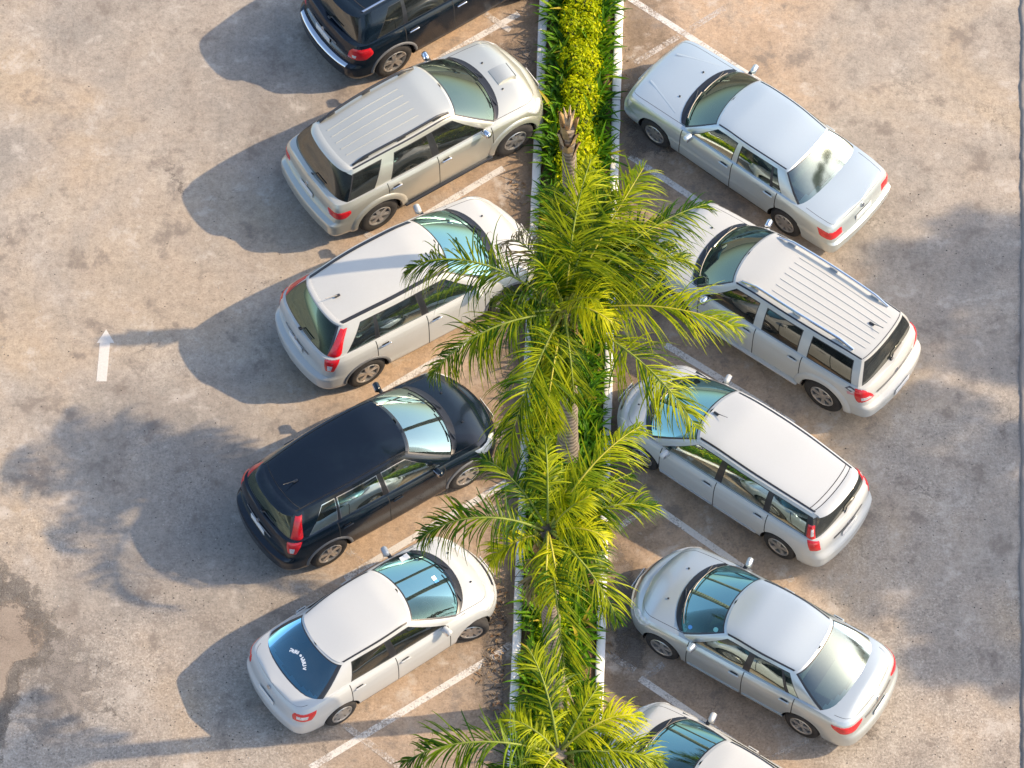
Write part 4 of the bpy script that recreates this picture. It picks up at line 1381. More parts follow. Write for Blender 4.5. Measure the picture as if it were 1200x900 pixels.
# ---------------------------------------------------------- strap-leaf plants
def strap_mesh(seed):
    rng = random.Random(seed); mb = MB()
    n = rng.randint(15, 21)
    for k in range(n):
        a = k * 2.399 + rng.uniform(-.4, .4); inner = k / n
        e0 = R(38 + 42 * inner + rng.uniform(-8, 8)); dr = R(rng.uniform(45, 95)); ln = rng.uniform(.38, .64)
        wd = rng.uniform(.021, .031)
        P = frond_curve(ln, e0, dr, rng.uniform(-.3, .3), 7); rot = Matrix.Rotation(a, 3, 'Z')
        P = [rot @ p for p in P]; A, B_, C_ = [], [], []
        tn = Vector((-math.sin(a), math.cos(a), 0))
        for i, p in enumerate(P):
            x = i / (len(P) - 1); w2 = wd * (.55 + .45 * min(1, x * 3)) * (1 - x ** 3) + .001
            A.append(p - tn * w2 + Vector((0, 0, .008))); B_.append(p); C_.append(p + tn * w2 + Vector((0, 0, .008)))
        q = rng.random()
        mat = STRAP[2] if q < .05 else (STRAP[1] if q < .32 else STRAP[0])
        vs = A + B_ + C_; m_ = len(P)
        mb.add(vs, [(i, i + 1, m_ + i + 1, m_ + i) for i in range(m_ - 1)] + [(m_ + i, m_ + i + 1, 2 * m_ + i + 1, 2 * m_ + i) for i in range(m_ - 1)], mat)
    return mb
protos = [strap_mesh(100 + i).build('strap_leaf_plant', weld=False) for i in range(6)]
used = set(); rng = random.Random(31)
def put_plant(px, py, sc, label, group):
    k = rng.randrange(6)
    o = protos[k]
    if k in used: o = o.copy(); COL.objects.link(o)
    used.add(k)
    p = unproj(px, py); o.location = (p.x, p.y, .07); o.rotation_euler = (rng.uniform(-.12, .12), rng.uniform(-.12, .12), rng.uniform(0, 2 * PI)); o.scale = (sc, sc, sc * rng.uniform(.85, 1.15))
    tag(o, label, 'plant', group)
LL = 'dark green strap-leaved plant arching along the left white kerb'
LR = 'green strap-leaved plant with some yellow tips arching along the right white kerb'
for py in np.arange(-24, 960, 12.0):
    low_ = .7 * smooth01((py - 520) / 160)
    for off, pr in ((16, .95 - .35 * low_), (24, .92 - .4 * low_), (32, .5)):
        if rng.random() < pr: put_plant(kL(py) + KW + off + rng.uniform(-3, 3), py + rng.uniform(-5, 5), rng.uniform(.8, 1.12) * (1 - .15 * low_), LL, 'strap-leaved plants along the left kerb')
    for off, pr in ((16, .95 - .6 * low_), (24, .92 - .5 * low_), (31, .45)):
        if rng.random() < pr: put_plant(kR(py) - KW - off + rng.uniform(-3, 3), py + rng.uniform(-5, 5), rng.uniform(.8, 1.12) * (1 - .15 * low_), LR, 'strap-leaved plants along the right kerb')

# -------------------------------------------------------------------- hedges
def hedge(name, label, py0, py1, cx, hw, hh, mat, dens, seed, gaps=0.0):
    rng = random.Random(seed); nr = np.random.RandomState(seed)
    A, B_ = unproj(cx(py0), py0), unproj(cx(py1), py1)
    ln = (B_ - A).length; nb = int(ln / .16)
    blobs = []
    for i in range(nb):
        if rng.random() < gaps: continue
        t = (i + rng.random()) / nb; p = A.lerp(B_, t)
        for j in range(5):
            ox = rng.uniform(-1, 1) * hw * .9; rr = rng.uniform(.07, .20)
            blobs.append((p.x + ox, p.y + rng.uniform(-.1, .1), hh * rng.uniform(.6, 1.15) * (1 - .35 * (ox / hw) ** 2) - rr * .7 + .07, rr))
    root = empty(name, (A.x, A.y, .06)); tag(root, label, 'hedge')
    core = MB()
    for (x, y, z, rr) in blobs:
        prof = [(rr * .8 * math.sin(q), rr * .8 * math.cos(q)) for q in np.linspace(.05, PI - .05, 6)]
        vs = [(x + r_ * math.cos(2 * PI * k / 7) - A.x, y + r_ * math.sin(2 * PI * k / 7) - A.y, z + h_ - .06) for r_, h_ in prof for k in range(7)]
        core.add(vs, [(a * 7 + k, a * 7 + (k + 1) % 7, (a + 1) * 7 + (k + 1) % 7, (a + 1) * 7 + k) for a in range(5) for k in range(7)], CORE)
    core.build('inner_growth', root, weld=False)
    vs = []; fs = []
    for (x, y, z, rr) in blobs:
        n = int(dens * rr * rr * 17)
        for _ in range(n):
            u = Vector(nr.normal(size=3)); u.z = abs(u.z) * 1.1 - .25; u.normalize()
            q = Vector((x, y, z)) + u * rr * rng.choice((rng.uniform(.7, 1.1), rng.uniform(.9, 1.45)))
            nn = (u + Vector(nr.normal(size=3)) * .55).normalized()
            t = nn.orthogonal().normalized(); t = Matrix.Rotation(rng.uniform(0, 2 * PI), 3, nn) @ t; b = nn.cross(t)
            l = rng.uniform(.018, .046); wd = l * rng.uniform(.4, .62)
            o = len(vs); c = q - Vector((A.x, A.y, .06))
            vs += [c - t * l, c + b * wd - nn * .004, c + t * l, c - b * wd - nn * .004]; fs.append((o, o + 1, o + 2, o + 3))
    me = bpy.data.meshes.new('foliage'); me.from_pydata(vs, [], fs); me.materials.append(mat)
    o = bpy.data.objects.new('foliage', me); COL.objects.link(o); o.parent = root
    print('HEDGE', name, len(fs))
def cxm(py): return (kL(py) + kR(py)) / 2
hedge('hedge', 'bright yellow-green hedge filling the middle of the strip beside the boxy silver saloon', -30, 330, lambda py: cxm(py) + 1, .23, .42, HEDGE, 620, 41)
hedge('hedge', 'green low hedge under the largest palm crown, left of the palm trunk', 335, 560, lambda py: cxm(py) - 12, .20, .36, HEDGEG, 560, 42, .08)
hedge('hedge', 'patchy lime green low hedge under the second palm, with bare soil to its right', 570, 800, lambda py: cxm(py) - 8, .22, .30, HEDGEG, 520, 43, .06)
hedge('hedge', 'lime green low shrubs beneath the palm at the bottom edge', 805, 960, lambda py: cxm(py) - 6, .26, .36, HEDGE, 520, 44, .1)

# --------------------- broad-leaved trees beyond the right edge (they cast the big soft shadows)
SD = Vector((math.cos(R(36)) * math.cos(R(6)), math.cos(R(36)) * math.sin(R(6)), math.sin(R(36))))
TL = leafmat('tree_leaf', (.035, .07, .012), (.10, .15, .02), .3)
BARK = principled('tree_bark', (.13, .095, .065), .9, var=.35, vscale=12, bump=.5)
def tree(label, blobs, seed):
    """blobs: (shadow px x, y, radius, height) : crown clumps placed so the sun throws them on to that spot"""
    rng = random.Random(seed); nr = np.random.RandomState(seed)
    Cs = []
    for (sx, sy, rr, h) in blobs:
        h *= 1.6; g = unproj(sx, sy); Cs.append((g + SD * (h / SD.z), rr))
    m = sum((c for c, _ in Cs), Vector()) / len(Cs)
    base = Vector((m.x, m.y, 0.06)); root = empty('tree', base); tag(root, label, 'tree')
    mb = MB(); fork = Vector((0, 0, m.z * .5))
    mb.tube([(0, 0, 0), (.05, .02, m.z * .25), fork], [.20, .15, .12], BARK, 9)
    for c, rr in Cs:
        d = c - base; mb.tube([fork, fork.lerp(d, .5) + Vector((0, 0, .2)), d], [.09, .06, .02], BARK, 6)
    mb.build('trunk', root)
    vs = []; fs = []
    for c, rr in Cs:
        for s_ in range(int(34 * rr * rr) + 10):
            u = Vector(nr.normal(size=3)); u.normalize(); cc = c - base + u * rr * rng.uniform(.35, 1.0); cr = rng.uniform(.22, .42)
            for _ in range(46):
                u2 = Vector(nr.normal(size=3)); u2.normalize(); q = cc + u2 * cr * rng.random() ** .4
                nn = (u2 + Vector(nr.normal(size=3)) * .6).normalized(); t = nn.orthogonal().normalized(); t = Matrix.Rotation(rng.uniform(0, 6.28), 3, nn) @ t; b = nn.cross(t)
                l = rng.uniform(.07, .12); wd = l * .5; o = len(vs)
                vs += [q - t * l, q + b * wd, q + t * l, q - b * wd]; fs.append((o, o + 1, o + 2, o + 3))
    me = bpy.data.meshes.new('crown'); me.from_pydata(vs, [], fs); me.materials.append(TL)
    o = bpy.data.objects.new('crown', me); COL.objects.link(o); o.parent = root
tree('broad-leaved tree outside the right edge shading the paving behind the large white suv', [(1110, 300, .8, 7.6), (1175, 290, .7, 7.2), (1150, 370, .95, 7.9), (1070, 345, .6, 7.4), (1185, 420, .5, 7.4)], 51)
tree('broad-leaved tree outside the right edge shading the paving behind the people carrier', [(1085, 525, 1.0, 7.8), (1065, 610, 1.0, 7.4), (1140, 610, .95, 8.2), (1000, 600, .7, 7.2), (1195, 530, .4, 7.6), (970, 650, .55, 7.2), (1050, 490, .6, 7.5)], 52)
tree('broad-leaved tree outside the right edge shading the paving behind the rounded silver saloon', [(1110, 695, .95, 7.8), (1180, 650, .85, 7.6), (1145, 765, .75, 7.6), (1185, 720, .6, 7.4)], 53)

# ------------------------------------------------------------ car designs ---
SEDAN_ROWS = [(0, .10, -.12, -.12), (.08, .03, -.03, -.04), (.25, .005, 0, 0), (.45, 0, 0, 0), (.52, .0, -.02, -.01), (.60, .0, -.05, -.06), (.8, .012, -.10, -.09), (.92, .035, -.17, -.12), (1, .08, -.26, -.17)]
SUV_ROWS = [(0, .10, -.12, -.12), (.08, .03, -.03, -.04), (.2, .0, 0, 0), (.40, 0, 0, 0), (.46, .0, -.02, -.02), (.51, .0, -.04, -.12), (.8, .01, -.08, -.14), (.92, .03, -.14, -.16), (1, .075, -.22, -.19)]

def compact_saloon(**k):
    d = dict(cat='car', wb=2.55, fo=.82, ro=.93, W=1.70, H=1.46, r=.30, paint=M['white'], lid=True, rows=SEDAN_ROWS,
        plan_f=[(0, 0), (.03, .28), (.12, .56), (.26, .78), (.46, .92), (.8, .98)],
        plan_r=[(.75, .985), (.32, .945), (.14, .83), (.06, .6), (.015, .3), (0, 0)],
        shoulder=[(-2.2, .93), (-1.4, 1.0), (-.3, .96), (.7, .93), (1.0, .91), (1.5, .82), (1.9, .70), (2.1, .62)],
        deck=[(-2.2, .99), (-1.6, 1.07), (-1.0, 1.08), (.9, 1.02), (1.15, 1.0), (1.6, .90), (1.9, .77), (2.1, .65)],
        gh=dict(ws=(1.36, .34, .37, .17), rw=(-1.82, .22, -1.18, .13), roof=[(-1.2, 1.325), (-.5, 1.41), (0, 1.42), (.37, 1.37)],
            yt=[(-1.2, .52), (-.3, .585), (.37, .56)], crown=(.03, .025), fgv=.925, rgv=.9,
            cols=[(1.00, .20, 'p'), (.82, .10, 'g0'), (-.14, -.20, 'b'), (-.24, -.29, 'g1'), (-1.02, -.88, 'p'), (-1.56, -1.02)]),
        doors=[(.82, -.19), (-.19, -1.06)], mirror=.74, g_front=M['glass_front'], g_side=M['glass_dark'], g_rear=M['glass_blue'],
        tail=[('low', [(.66, .60, -1.86), (.80, .58, -1.76), (.93, .62, -1.72)], None), ('low', [(.74, .66, -1.92), (.86, .655, -1.88)], M['clear'])],
        head=[('low', [(.68, .50, 1.55), (.96, .62, 1.42)], None)], roof_trim=(.955, 1.0, M['trim'], .006), spokes=7, spw=.035, badge_f=.92, plate_f=.62)
    d.update(k); return d

def saloon(**k):
    d = dict(cat='car', wb=2.60, fo=.95, ro=.99, W=1.76, H=1.465, r=.32, paint=M['silver'], lid=True, rows=SEDAN_ROWS,
        plan_f=[(0, 0), (.04, .28), (.14, .56), (.29, .78), (.50, .92), (.85, .98)],
        plan_r=[(.75, .985), (.32, .945), (.14, .83), (.06, .6), (.015, .3), (0, 0)],
        shoulder=[(-2.29, .93), (-1.5, 1.0), (-.4, .96), (.7, .93), (1.0, .915), (1.6, .83), (2.05, .71), (2.25, .64)],
        deck=[(-2.29, .99), (-2.05, 1.07), (-1.7, 1.08), (-1.1, 1.09), (.9, 1.03), (1.15, 1.01), (1.65, .92), (2.05, .78), (2.25, .67)],
        gh=dict(ws=(1.30, .32, .46, .17), rw=(-1.80, .22, -1.05, .12), roof=[(-1.07, 1.35), (-.4, 1.425), (0, 1.43), (.46, 1.365)],
            yt=[(-1.07, .545), (-.3, .605), (.46, .575)], crown=(.03, .025), fgv=.925, rgv=.925,
            cols=[(.96, .29, 'p'), (.80, .19, 'g0'), (-.14, -.18, 'b'), (-.23, -.26, 'g1'), (-.94, -.72, 'b'), (-.98, -.74, 'gb'), (-1.18, -.84, 'p'), (-1.57, -.94)]),
        doors=[(.84, -.18), (-.18, -1.10)], mirror=.74, g_front=M['glass_front'], g_side=M['glass_side'], g_rear=M['glass_rear'], seat=M['seat_beige'], shelfmat=M['seat_beige'],
        tail=[('low', [(.66, .64, -2.02), (.80, .46, -1.84), (.90, .42, -1.80)], None)],
        head=[('low', [(.66, .52, 1.72), (.97, .66, 1.52)], None)], roof_trim=(.955, 1.0, M['trim'], .006), spokes=5, twin=True, badge_f=.88, plate_f=.62,
        tailbar=(.40, .80, .85, M['chrome']), flap=(-1.28, -1, .84), moulding=(.16, .22, M['silver']))
    d.update(k); return d

def boxy_saloon(**k):
    rows = [(0, .08, -.10, -.10), (.08, .02, -.02, -.03), (.25, .0, 0, 0), (.46, 0, 0, 0), (.50, .012, -.035, -.05), (.62, .012, -.07, -.07), (.82, .02, -.10, -.09), (.94, .04, -.12, -.11), (1, .07, -.15, -.14)]
    d = dict(cat='car', wb=2.80, fo=.86, ro=1.06, W=1.74, H=1.44, r=.315, paint=M['silver_blue'], lid=True, rows=rows, cap_p=3.2,
        plan_f=[(0, 0), (.012, .28), (.045, .58), (.105, .84), (.24, .95), (.75, .985)],
        plan_r=[(.75, .985), (.32, .965), (.085, .905), (.032, .64), (.008, .3), (0, 0)],
        shoulder=[(-2.46, .90), (-1.5, .96), (-.4, .95), (.8, .92), (1.1, .90), (1.7, .86), (2.1, .81), (2.26, .77)],
        deck=[(-2.46, .95), (-1.7, 1.0), (-1.1, 1.01), (.9, .99), (1.1, .98), (1.7, .93), (2.1, .87), (2.26, .80)],
        gh=dict(ws=(1.06, .2, .40, .1), rw=(-1.72, .13, -1.20, .06), roof=[(-1.2, 1.33), (-.5, 1.385), (0, 1.39), (.40, 1.345)],
            yt=[(-1.2, .55), (-.3, .605), (.40, .585)], crown=(.03, .02), fgv=.925, rgv=.925, cornf=.03, cornr=.03,
            cols=[(.84, .28, 'p'), (.70, .20, 'g0'), (-.17, -.19, 'p'), (-.27, -.27, 'g1'), (-1.00, -.90, 'b'), (-1.03, -.91, 'gb'), (-1.24, -.96, 'p'), (-1.58, -1.14)]),
        doors=[(.86, -.22), (-.22, -1.16)], mirror=.66, g_front=M['glass_front'], g_side=M['glass_side'], g_rear=M['glass_rear'], seat=M['seat_beige'], shelfmat=M['seat_beige'],
        tail=[('low', [(.60, .52, -2.14), (.88, .54, -2.06)], None)],
        head=[('low', [(.60, .50, 2.02), (.88, .56, 1.98)], None)], roof_trim=(.94, .975, M['trim'], .004), spokes=8, spw=.03, badge_f=.93, plate_f=.72,
        creases=(.62, .36), cowl=.12, grille_chrome=True, lowmat=None)
    d.update(k); return d

def crossover(**k):
    d = dict(cat='suv', wb=2.62, fo=.92, ro=.92, W=1.82, H=1.68, r=.345, paint=M['ivory'], rows=SUV_ROWS, lowmat=M['clad'], lowf=.14,
        plan_f=[(0, 0), (.04, .28), (.14, .56), (.28, .78), (.48, .92), (.85, .98)],
        plan_r=[(.8, .98), (.36, .93), (.16, .81), (.07, .6), (.018, .3), (0, 0)],
        shoulder=[(-2.33, 1.06), (-1, 1.09), (0, 1.06), (.9, 1.03), (1.5, .96), (2.0, .84), (2.23, .74)],
        deck=[(-2.33, 1.10), (.9, 1.12), (1.15, 1.11), (1.65, 1.03), (2.0, .91), (2.23, .77)],
        gh=dict(ws=(1.36, .32, .50, .16), rw=(-1.98, .2, -1.80, .15), roof=[(-1.82, 1.49), (-.8, 1.585), (0, 1.60), (.50, 1.53)],
            yt=[(-1.82, .53), (-.5, .61), (.50, .59)], crown=(.035, .03), fgv=.925, rgv=.8, rwin=(.05, .90), rcorner='p',
            cols=[(1.05, .33, 'p'), (.87, .22, 'g0'), (-.12, -.17, 'b'), (-.21, -.25, 'g1'), (-1.02, -.98, 'b'), (-1.07, -1.01, 'gb'), (-1.62, -1.20, 'p'), (-1.80, -1.64)]),
        doors=[(.90, -.165), (-.165, -1.10)], mirror=.74, g_front=M['glass_front'], g_side=M['glass_side'], g_rear=M['glass_tail'],
        tail=[('gh', [(.02, .86, -1.70), (.5, .90, -1.66), (.93, .94, -1.58)], None), ('low', [(.66, .72, -1.96), (.86, .70, -1.87), (1.0, .70, -1.79)], None), ('low', [(.69, .75, -2.0), (.88, .745, -1.96)], M['clear'])],
        head=[('low', [(.66, .52, 1.66), (.97, .66, 1.46)], None)], roof_trim=(.86, .95, M['trim'], .012), spokes=5, twin=True, spw=.034,
        flare=(.045, .018), flare_mat=M['clad'], roof_seam=[-1.52], antenna=(-1.30, -.12), spoiler=.13, rear_wiper=True, tailbar=(.36, .74, .80, M['chrome']), plate_f=.66,
        handle_mat=M['chrome'])
    d.update(k); return d

def big_suv(**k):
    d = dict(cat='suv', wb=2.75, fo=.92, ro=1.0, W=1.84, H=1.80, r=.385, rim=.58, tw=.25, paint=M['silver_beige'], rows=SUV_ROWS,
        plan_f=[(0, 0), (.035, .28), (.12, .56), (.24, .78), (.42, .92), (.8, .98)],
        plan_r=[(.8, .985), (.34, .955), (.11, .875), (.045, .62), (.012, .3), (0, 0)], zlo=.27,
        shoulder=[(-2.39, 1.15), (0, 1.12), (.9, 1.10), (1.5, 1.05), (2.05, .96), (2.3, .85)],
        deck=[(-2.39, 1.18), (1.0, 1.18), (1.3, 1.17), (1.7, 1.13), (2.05, 1.04), (2.3, .89)],
        gh=dict(ws=(1.28, .3, .43, .15), rw=(-2.10, .16, -1.79, .13), roof=[(-1.82, 1.62), (-.8, 1.70), (0, 1.71), (.43, 1.645)],
            yt=[(-1.82, .57), (-.5, .635), (.43, .61)], crown=(.035, .03), fgv=.925, rgv=.96, rwin=(.03, .84), rcorner='rb',
            cols=[(1.0, .29, 'p'), (.84, .19, 'g0'), (-.12, -.17, 'b'), (-.23, -.26, 'g1'), (-1.08, -.88, 'p'), (-1.40, -1.10, 'gb'), (-1.93, -1.66)]),
        doors=[(.92, -.17), (-.17, -1.16)], mirror=.76, g_front=M['glass_front'], g_side=M['glass_dark'], g_rear=M['glass_dark'],
        tail=[('low', [(.62, .62, -2.08), (.76, .58, -1.95), (.84, .60, -1.98)], None)],
        head=[('low', [(.66, .56, 1.86), (.97, .68, 1.62)], None)], roof_trim=(.955, .995, M['trim'], .008), spokes=6, spw=.032,
        flare=(.12, .03), flare_mat=M['silver_beige'], flare_a=(-4, 184), rails=(.88, .055, M['trim'], .22, -1.58, 0), ribs=([-.50, -.25, 0, .25, .50], -.25, -1.52),
        roof_seam=[-1.66], spoiler=.11, rear_wiper=True, board=M['trim'], scoop=(1.66, -.05, .34, .36), handle_mat=M['chrome'], mirror_mat=M['chrome'], plate_f=.66, arch=1.16)
    d.update(k); return d

def long_suv(**k):
    d = dict(cat='suv', wb=3.05, fo=.86, ro=.98, W=1.80, H=1.78, r=.375, rim=.60, tw=.25, paint=M['ivory'], rows=SUV_ROWS, cap_p=3.0, zlo=.27,
        plan_f=[(0, 0), (.03, .28), (.10, .56), (.21, .78), (.38, .92), (.8, .98)],
        plan_r=[(.8, .98), (.32, .94), (.13, .84), (.055, .6), (.015, .3), (0, 0)],
        shoulder=[(-2.5, 1.10), (0, 1.09), (.9, 1.08), (1.6, 1.04), (2.1, .97), (2.4, .86)],
        deck=[(-2.5, 1.14), (1.0, 1.15), (1.3, 1.15), (1.8, 1.11), (2.1, 1.04), (2.4, .90)],
        gh=dict(ws=(1.36, .3, .62, .14), rw=(-2.22, .12, -2.10, .10), roof=[(-2.1, 1.615), (-.8, 1.67), (0, 1.68), (.62, 1.62)],
            yt=[(-2.1, .575), (-.5, .63), (.62, .61)], crown=(.03, .025), fgv=.925, rgv=.85, rwin=(.06, .90), cornf=.03, cornr=.04,
            cols=[(1.10, .48, 'p'), (.94, .36, 'g0'), (-.04, -.06, 'p'), (-.20, -.20, 'g1'), (-.92, -.92, 'p'), (-1.10, -1.10, 'gb'), (-1.98, -1.88, 'p'), (-2.11, -2.01)]),
        doors=[(1.00, -.12), (-.12, -1.04)], mirror=.86, g_front=M['glass_front'], g_side=M['glass_dark'], g_rear=M['glass_dark'], seat=M['seat_beige'],
        tail=[('low', [(.60, .54, -2.24), (.80, .62, -2.16), (1.0, .78, -2.16)], None), ('low', [(.68, .60, -2.30), (.80, .68, -2.29)], M['clear'])],
        head=[('low', [(.66, .56, 1.98), (.97, .68, 1.76)], None)], roof_trim=(.945, .985, M['trim'], .005), spokes=6, spw=.036,
        flare=(.13, .03), flare_mat=M['ivory'], flare_a=(-4, 184), rails=(.86, .07, M['chrome'], .36, -1.76, 0), ribs=([-.62, -.42, -.21, 0, .21, .42, .62], -.16, -1.88),
        roof_seam=[-1.98], antenna=(-1.70, -.10), rear_wiper=True, board=M['ivory'], mirror_mat=M['chrome'], tailbar=(.52, .70, .76, M['clad']), plate_f=.36, arch=1.16)
    d.update(k); return d

def people_carrier(**k):
    d = dict(cat='minivan', wb=2.74, fo=.92, ro=.88, W=1.70, H=1.60, r=.315, paint=M['white'],
        rows=[(0, .10, -.12, -.10), (.08, .02, -.02, -.03), (.25, .0, 0, 0), (.45, 0, 0, 0), (.52, .0, -.02, -.04), (.60, .0, -.05, -.09), (.8, .012, -.10, -.11), (.92, .035, -.17, -.13), (1, .075, -.26, -.16)],
        plan_f=[(0, 0), (.05, .28), (.16, .56), (.32, .78), (.54, .92), (.9, .98)],
        plan_r=[(.75, .985), (.32, .95), (.13, .84), (.055, .6), (.015, .3), (0, 0)],
        shoulder=[(-2.25, 1.0), (-1, 1.0), (0, .97), (.9, .93), (1.3, .90), (1.8, .80), (2.1, .70), (2.29, .63)],
        deck=[(-2.25, 1.04), (.9, 1.04), (1.4, 1.0), (1.8, .89), (2.1, .77), (2.29, .66)],
        gh=dict(ws=(1.60, .36, .60, .17), rw=(-2.02, .16, -1.88, .13), roof=[(-1.9, 1.46), (-.8, 1.535), (0, 1.55), (.60, 1.485)],
            yt=[(-1.9, .54), (-.5, .60), (.60, .57)], crown=(.03, .025), fgv=.925, rgv=.85, rwin=(.03, .82), rcorner='rb',
            cols=[(1.24, .44, 'p'), (1.08, .34, 'g0'), (-.02, -.06, 'b'), (-.12, -.15, 'g1'), (-.98, -.98, 'b'), (-1.06, -1.05, 'gb'), (-1.78, -1.72, 'b'), (-1.90, -1.78)]),
        doors=[(1.02, -.07), (-.07, -1.08)], mirror=.90, g_front=M['glass_front'], g_side=M['glass_side'], g_rear=M['glass_dark'],
        tail=[('gh', [(-.02, .92, -1.80), (.62, .94, -1.76)], None), ('low', [(.70, .66, -1.98), (1.0, .70, -1.88)], None), ('gh', [(.12, .95, -1.86), (.52, .955, -1.82)], M['clear'])],
        head=[('low', [(.66, .50, 1.64), (.97, .62, 1.40)], None)], roof_trim=(.90, .95, M['trim'], .006), spokes=5, spw=.036,
        roof_seam=[-1.64, -1.72], antenna=(.36, .05), spoiler=.14, rear_wiper=True, tailbar=(.40, .76, .80, M['trim']), plate_f=.64, moulding=(.15, .20, M['white']))
    d.update(k); return d

CARS = {}
CARS['a'] = make_car('black_suv', 'black sport utility vehicle cut off by the top edge, with silver bumper trim',
    crossover(paint=M['black'], wb=2.70, fo=.95, W=1.85, r=.36, g_side=M['glass_dark'], g_rear=M['glass_dark'], roof_trim=(.88, .93, M['chrome'], .03), rear_bumper_trim=(.66, .44, .49, M['chrome']),
        tail=[('low', [(.64, .60, -1.94), (.80, .62, -1.74), (.96, .70, -1.80)], None), ('low', [(.70, .70, -2.10), (.80, .70, -2.08)], M['clear'])], beltchrome=True, sealmat=M['trim'], antenna=None), (462, 74), (622, -17), 'right')
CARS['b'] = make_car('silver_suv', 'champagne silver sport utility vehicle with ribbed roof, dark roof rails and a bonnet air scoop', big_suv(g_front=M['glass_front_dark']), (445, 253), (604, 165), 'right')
CARS['c'] = make_car('white_suv', 'white crossover with two dark roof strips and tall red tail lamps, bonnet under palm fronds', crossover(roof_seam=[-1.46], spoiler=.05, antenna=(-1.24, -.12), gh=dict(crossover()['gh'], rw=(-2.0, .2, -1.64, .15), roof=[(-1.68, 1.51), (-.8, 1.585), (0, 1.60), (.50, 1.53)], yt=[(-1.68, .535), (-.5, .61), (.50, .59)], cols=crossover()['gh']['cols'][:-1] + [(-1.82, -1.50)]), tail=[('gh', [(.02, .86, -1.70), (.5, .90, -1.60), (.93, .94, -1.45)], None)] + crossover()['tail'][1:]), (431, 438), (594, 352), 'right')
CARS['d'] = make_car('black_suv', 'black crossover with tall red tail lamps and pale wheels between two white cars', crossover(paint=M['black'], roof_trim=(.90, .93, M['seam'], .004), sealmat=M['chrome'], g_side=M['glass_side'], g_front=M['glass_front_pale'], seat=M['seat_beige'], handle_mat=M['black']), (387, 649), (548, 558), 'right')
CARS['e'] = make_car('white_sedan', 'small white saloon with blue tinted rear window and white sticker writing, front wheels turned', compact_saloon(), (401, 837), (555, 740), 'right', steer=R(-24))
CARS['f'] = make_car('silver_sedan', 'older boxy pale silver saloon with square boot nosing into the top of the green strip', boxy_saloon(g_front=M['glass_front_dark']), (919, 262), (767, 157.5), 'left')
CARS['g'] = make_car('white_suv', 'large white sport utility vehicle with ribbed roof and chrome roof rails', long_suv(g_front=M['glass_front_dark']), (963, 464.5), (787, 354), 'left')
CARS['h'] = make_car('white_minivan', 'white people carrier with smooth roof, two dark roof strips and a brown tinted rear window', people_carrier(), (912, 641), (752, 536), 'left')
CARS['i'] = make_car('silver_sedan', 'rounded silver saloon with teal windscreen and slim red tail lamps', saloon(), (938.5, 851), (775, 759), 'left')
CARS['j'] = make_car('white_sedan', 'white saloon cut off by the bottom edge, only its bonnet and windscreen in view', compact_saloon(paint=M['ivory'], W=1.76, H=1.5), (888, 1044), (726, 943), 'left')

# writing and stickers on glass and paint: each is laid on the surface of its car
def surf_fit(car, where):
    root, F = CARS[car]
    mw = Matrix.Translation(root.location) @ Matrix.Rotation(root.rotation_euler.z, 4, 'Z') @ Matrix.Scale(root.scale.x, 4)
    if where == 'front': us = np.linspace(0, 11, 45); fn = F['gpt']; ts = np.linspace(.03, .95, 36)
    elif where == 'rear': us = np.linspace(F['nR'] - 12, F['nR'] - 1, 45); fn = F['gpt']; ts = np.linspace(.03, .95, 36)
    else: us = np.linspace(where[0], where[1], 40); fn = F['low']; ts = np.linspace(.4, .98, 30)
    tab = []
    for sg in ((1, -1) if isinstance(where, str) else (where[2],)):
        for u in us:
            for t in ts:
                q = proj(mw @ fn(u, t, sg)); tab.append((q[0], q[1], u, t, sg))
    T = np.array(tab)
    def at(px, py):
        d = (T[:, 0] - px) ** 2 + (T[:, 1] - py) ** 2; k = int(np.argmin(d)); u, t, sg = T[k, 2:]
        du, dt = us[1] - us[0], ts[1] - ts[0]
        for _ in range(5):
            best = None
            for a in (-1, -.5, 0, .5, 1):
                for b in (-1, -.5, 0, .5, 1):
                    q = proj(mw @ fn(u + a * du, min(t + b * dt, .999), sg)); e = (q[0] - px) ** 2 + (q[1] - py) ** 2
                    if best is None or e < best[0]: best = (e, u + a * du, min(t + b * dt, .999))
            u, t = best[1:]; du *= .5; dt *= .5
        p = fn(u, t, sg); a = fn(u + .05, t, sg) - fn(u - .05, t, sg); b = fn(u, min(t + .02, 1), sg) - fn(u, t - .02, sg)
        n = a.cross(b); n.normalize()
        c = (CAM - (mw @ p)); c = mw.inverted().to_3x3() @ c
        if n.dot(c) < 0: n = -n
        return p + n * .005
    return at
def decal(car, where, nm, quads):
    at = surf_fit(car, where); mb = MB()
    for q, mat in quads: mb.add([at(*p) for p in q], [tuple(range(len(q)))], mat)
    return mb.build(nm, CARS[car][0], smooth=False, weld=False)
def bars(cx, cy, ang, segs, th=.62):
    """strokes of one letter: segs in letter units, ang = reading direction in the photo (deg, y down)"""
    ca, sa = math.cos(R(ang)), math.sin(R(ang)); out_ = []
    for x0, y0, x1, y1 in segs:
        P0 = (cx + x0 * ca - y0 * sa, cy + x0 * sa + y0 * ca); P1 = (cx + x1 * ca - y1 * sa, cy + x1 * sa + y1 * ca)
        dx, dy = P1[0] - P0[0], P1[1] - P0[1]; ln = math.hypot(dx, dy); nx, ny = -dy / ln * th, dx / ln * th
        out_.append(([(P0[0] + nx, P0[1] + ny), (P1[0] + nx, P1[1] + ny), (P1[0] - nx, P1[1] - ny), (P0[0] - nx, P0[1] - ny)], M['sticker']))
    return out_
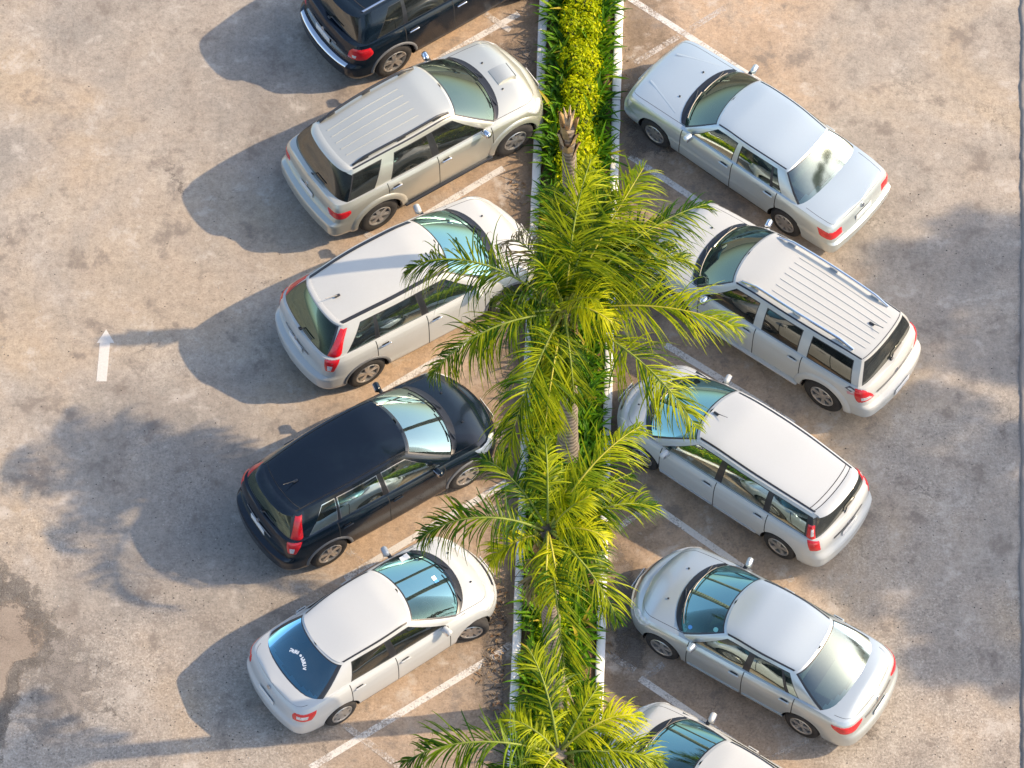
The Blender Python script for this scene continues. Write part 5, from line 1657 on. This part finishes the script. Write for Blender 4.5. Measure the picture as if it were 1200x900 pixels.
LT = {'a': [(-1.3, -2, 1.2, -2), (1.2, -2, 1.2, 2), (-1.3, 0, -1.3, 2), (-1.3, .1, 1.2, .1)], 'u': [(-1.3, -2, -1.3, 2), (-1.3, 1.8, 1.3, 1.8), (1.3, -2, 1.3, 2)],
      'b': [(-1.3, -2, -1.3, 2), (-1.3, 2, 1.3, 1.8), (1.3, -2, 1.3, 2), (-1.2, 0, 1.2, -.1)], 'w': [(-1.4, -2, -1.4, 2), (0, 0, 0, 2), (1.4, -2, 1.4, 2), (-1.4, 1.8, 1.4, 1.8)], 'v': [(-1.3, -1.8, 0, 2), (0, 2, 1.3, -1.8)]}
Q = []
for ch, X, Y, an in (('a', 295, 310, 10), ('b', 360, 325, 16), ('b', 425, 345, 28), ('w', 540, 490, 58), ('b', 560, 545, 68), ('u', 575, 610, 78), ('v', 578, 695, 88)):
    Q += bars(325 + X / 18, 745 + Y / 18, an, LT[ch])
cx, cy = 325 + 495 / 18, 745 + 420 / 18
Q.append(([(cx + 1.6 * math.cos(k), cy + 1.6 * math.sin(k)) for k in np.linspace(0, 5.5, 8)], M['sticker']))
decal('e', 'rear', 'window_lettering', Q)
decal('e', 'front', 'windscreen_sticker', [([(472, 651), (476.5, 648.5), (481, 653.5), (476, 656.5)], M['sticker'])])
decal('e', 'front', 'windscreen_sticker', [([(467.5, 654), (472, 651.5), (476, 656), (471, 659)], M['sticker'])])
decal('e', 'front', 'windscreen_sticker', [([(505, 676.5), (509, 674.5), (512, 678.5), (508, 681)], M['sticker']), ([(508, 681), (512, 678.5), (514.5, 681.5), (510, 683.5)], M['sticker_blue'])])
decal('i', 'front', 'windscreen_sticker', [([(809 + 2.6 * math.cos(k), 735 + 2.6 * math.sin(k)) for k in np.linspace(0, 5.7, 9)], M['sticker_blue'])])
decal('i', 'front', 'windscreen_sticker', [([(839 + 3.0 * math.cos(k), 738 + 3.0 * math.sin(k)) for k in np.linspace(0, 5.7, 9)], M['sticker_teal'])])
f_ = CARS['g'][1]; ux = f_['u_x']
DQ = [([(990, 454), (996, 452), (1003, 457), (997, 459)], M['decal_dark']), ([(992, 458), (1003, 459), (1003.5, 464), (993, 461)], M['decal_red']), ([(1002, 458), (1004, 459), (1004, 462), (1002, 461)], M['decal_dark'])]
decal('g', (ux(-1.6), ux(-2.25), 1), 'side_decal', DQ)

# ------------------------------------------------------------------ light ---
SUN_EL = R(36.0)
SUN_AZ = R(6.0)       # towards the sun: measured from +x (image right) to +y (image up)
w_ = bpy.data.worlds.new('World'); scene.world = w_; w_.use_nodes = True
nt = w_.node_tree; nt.nodes.clear()
wo = nt.nodes.new('ShaderNodeOutputWorld'); bg = nt.nodes.new('ShaderNodeBackground')
sky = nt.nodes.new('ShaderNodeTexSky'); sky.sky_type = 'NISHITA'; sky.sun_disc = False
sky.sun_elevation = SUN_EL
sky.sun_rotation = R(90) - SUN_AZ
sky.dust_density = 2.0; sky.air_density = 1.0; sky.ozone_density = 1.0
bg.inputs[1].default_value = 0.15
nt.links.new(sky.outputs[0], bg.inputs[0]); nt.links.new(bg.outputs[0], wo.inputs[0])
sl = bpy.data.lights.new('sun', 'SUN'); so = bpy.data.objects.new('sun', sl); COL.objects.link(so)
sl.energy = 2.9; sl.angle = R(0.6); sl.color = (1.0, 0.775, 0.52)
sd = Vector((math.cos(SUN_EL) * math.cos(SUN_AZ), math.cos(SUN_EL) * math.sin(SUN_AZ), math.sin(SUN_EL)))
so.rotation_euler = sd.to_track_quat('Z', 'Y').to_euler()
so.location = sd * 60
vs_ = scene.view_settings
scene.display_settings.display_device = 'sRGB'
vs_.view_transform = 'Standard'; vs_.look = 'None'; vs_.gamma = 1.0; vs_.use_curve_mapping = False
vs_.exposure = 0.98
scene.render.engine = 'CYCLES'
scene.cycles.max_bounces = 8; scene.cycles.transparent_max_bounces = 16
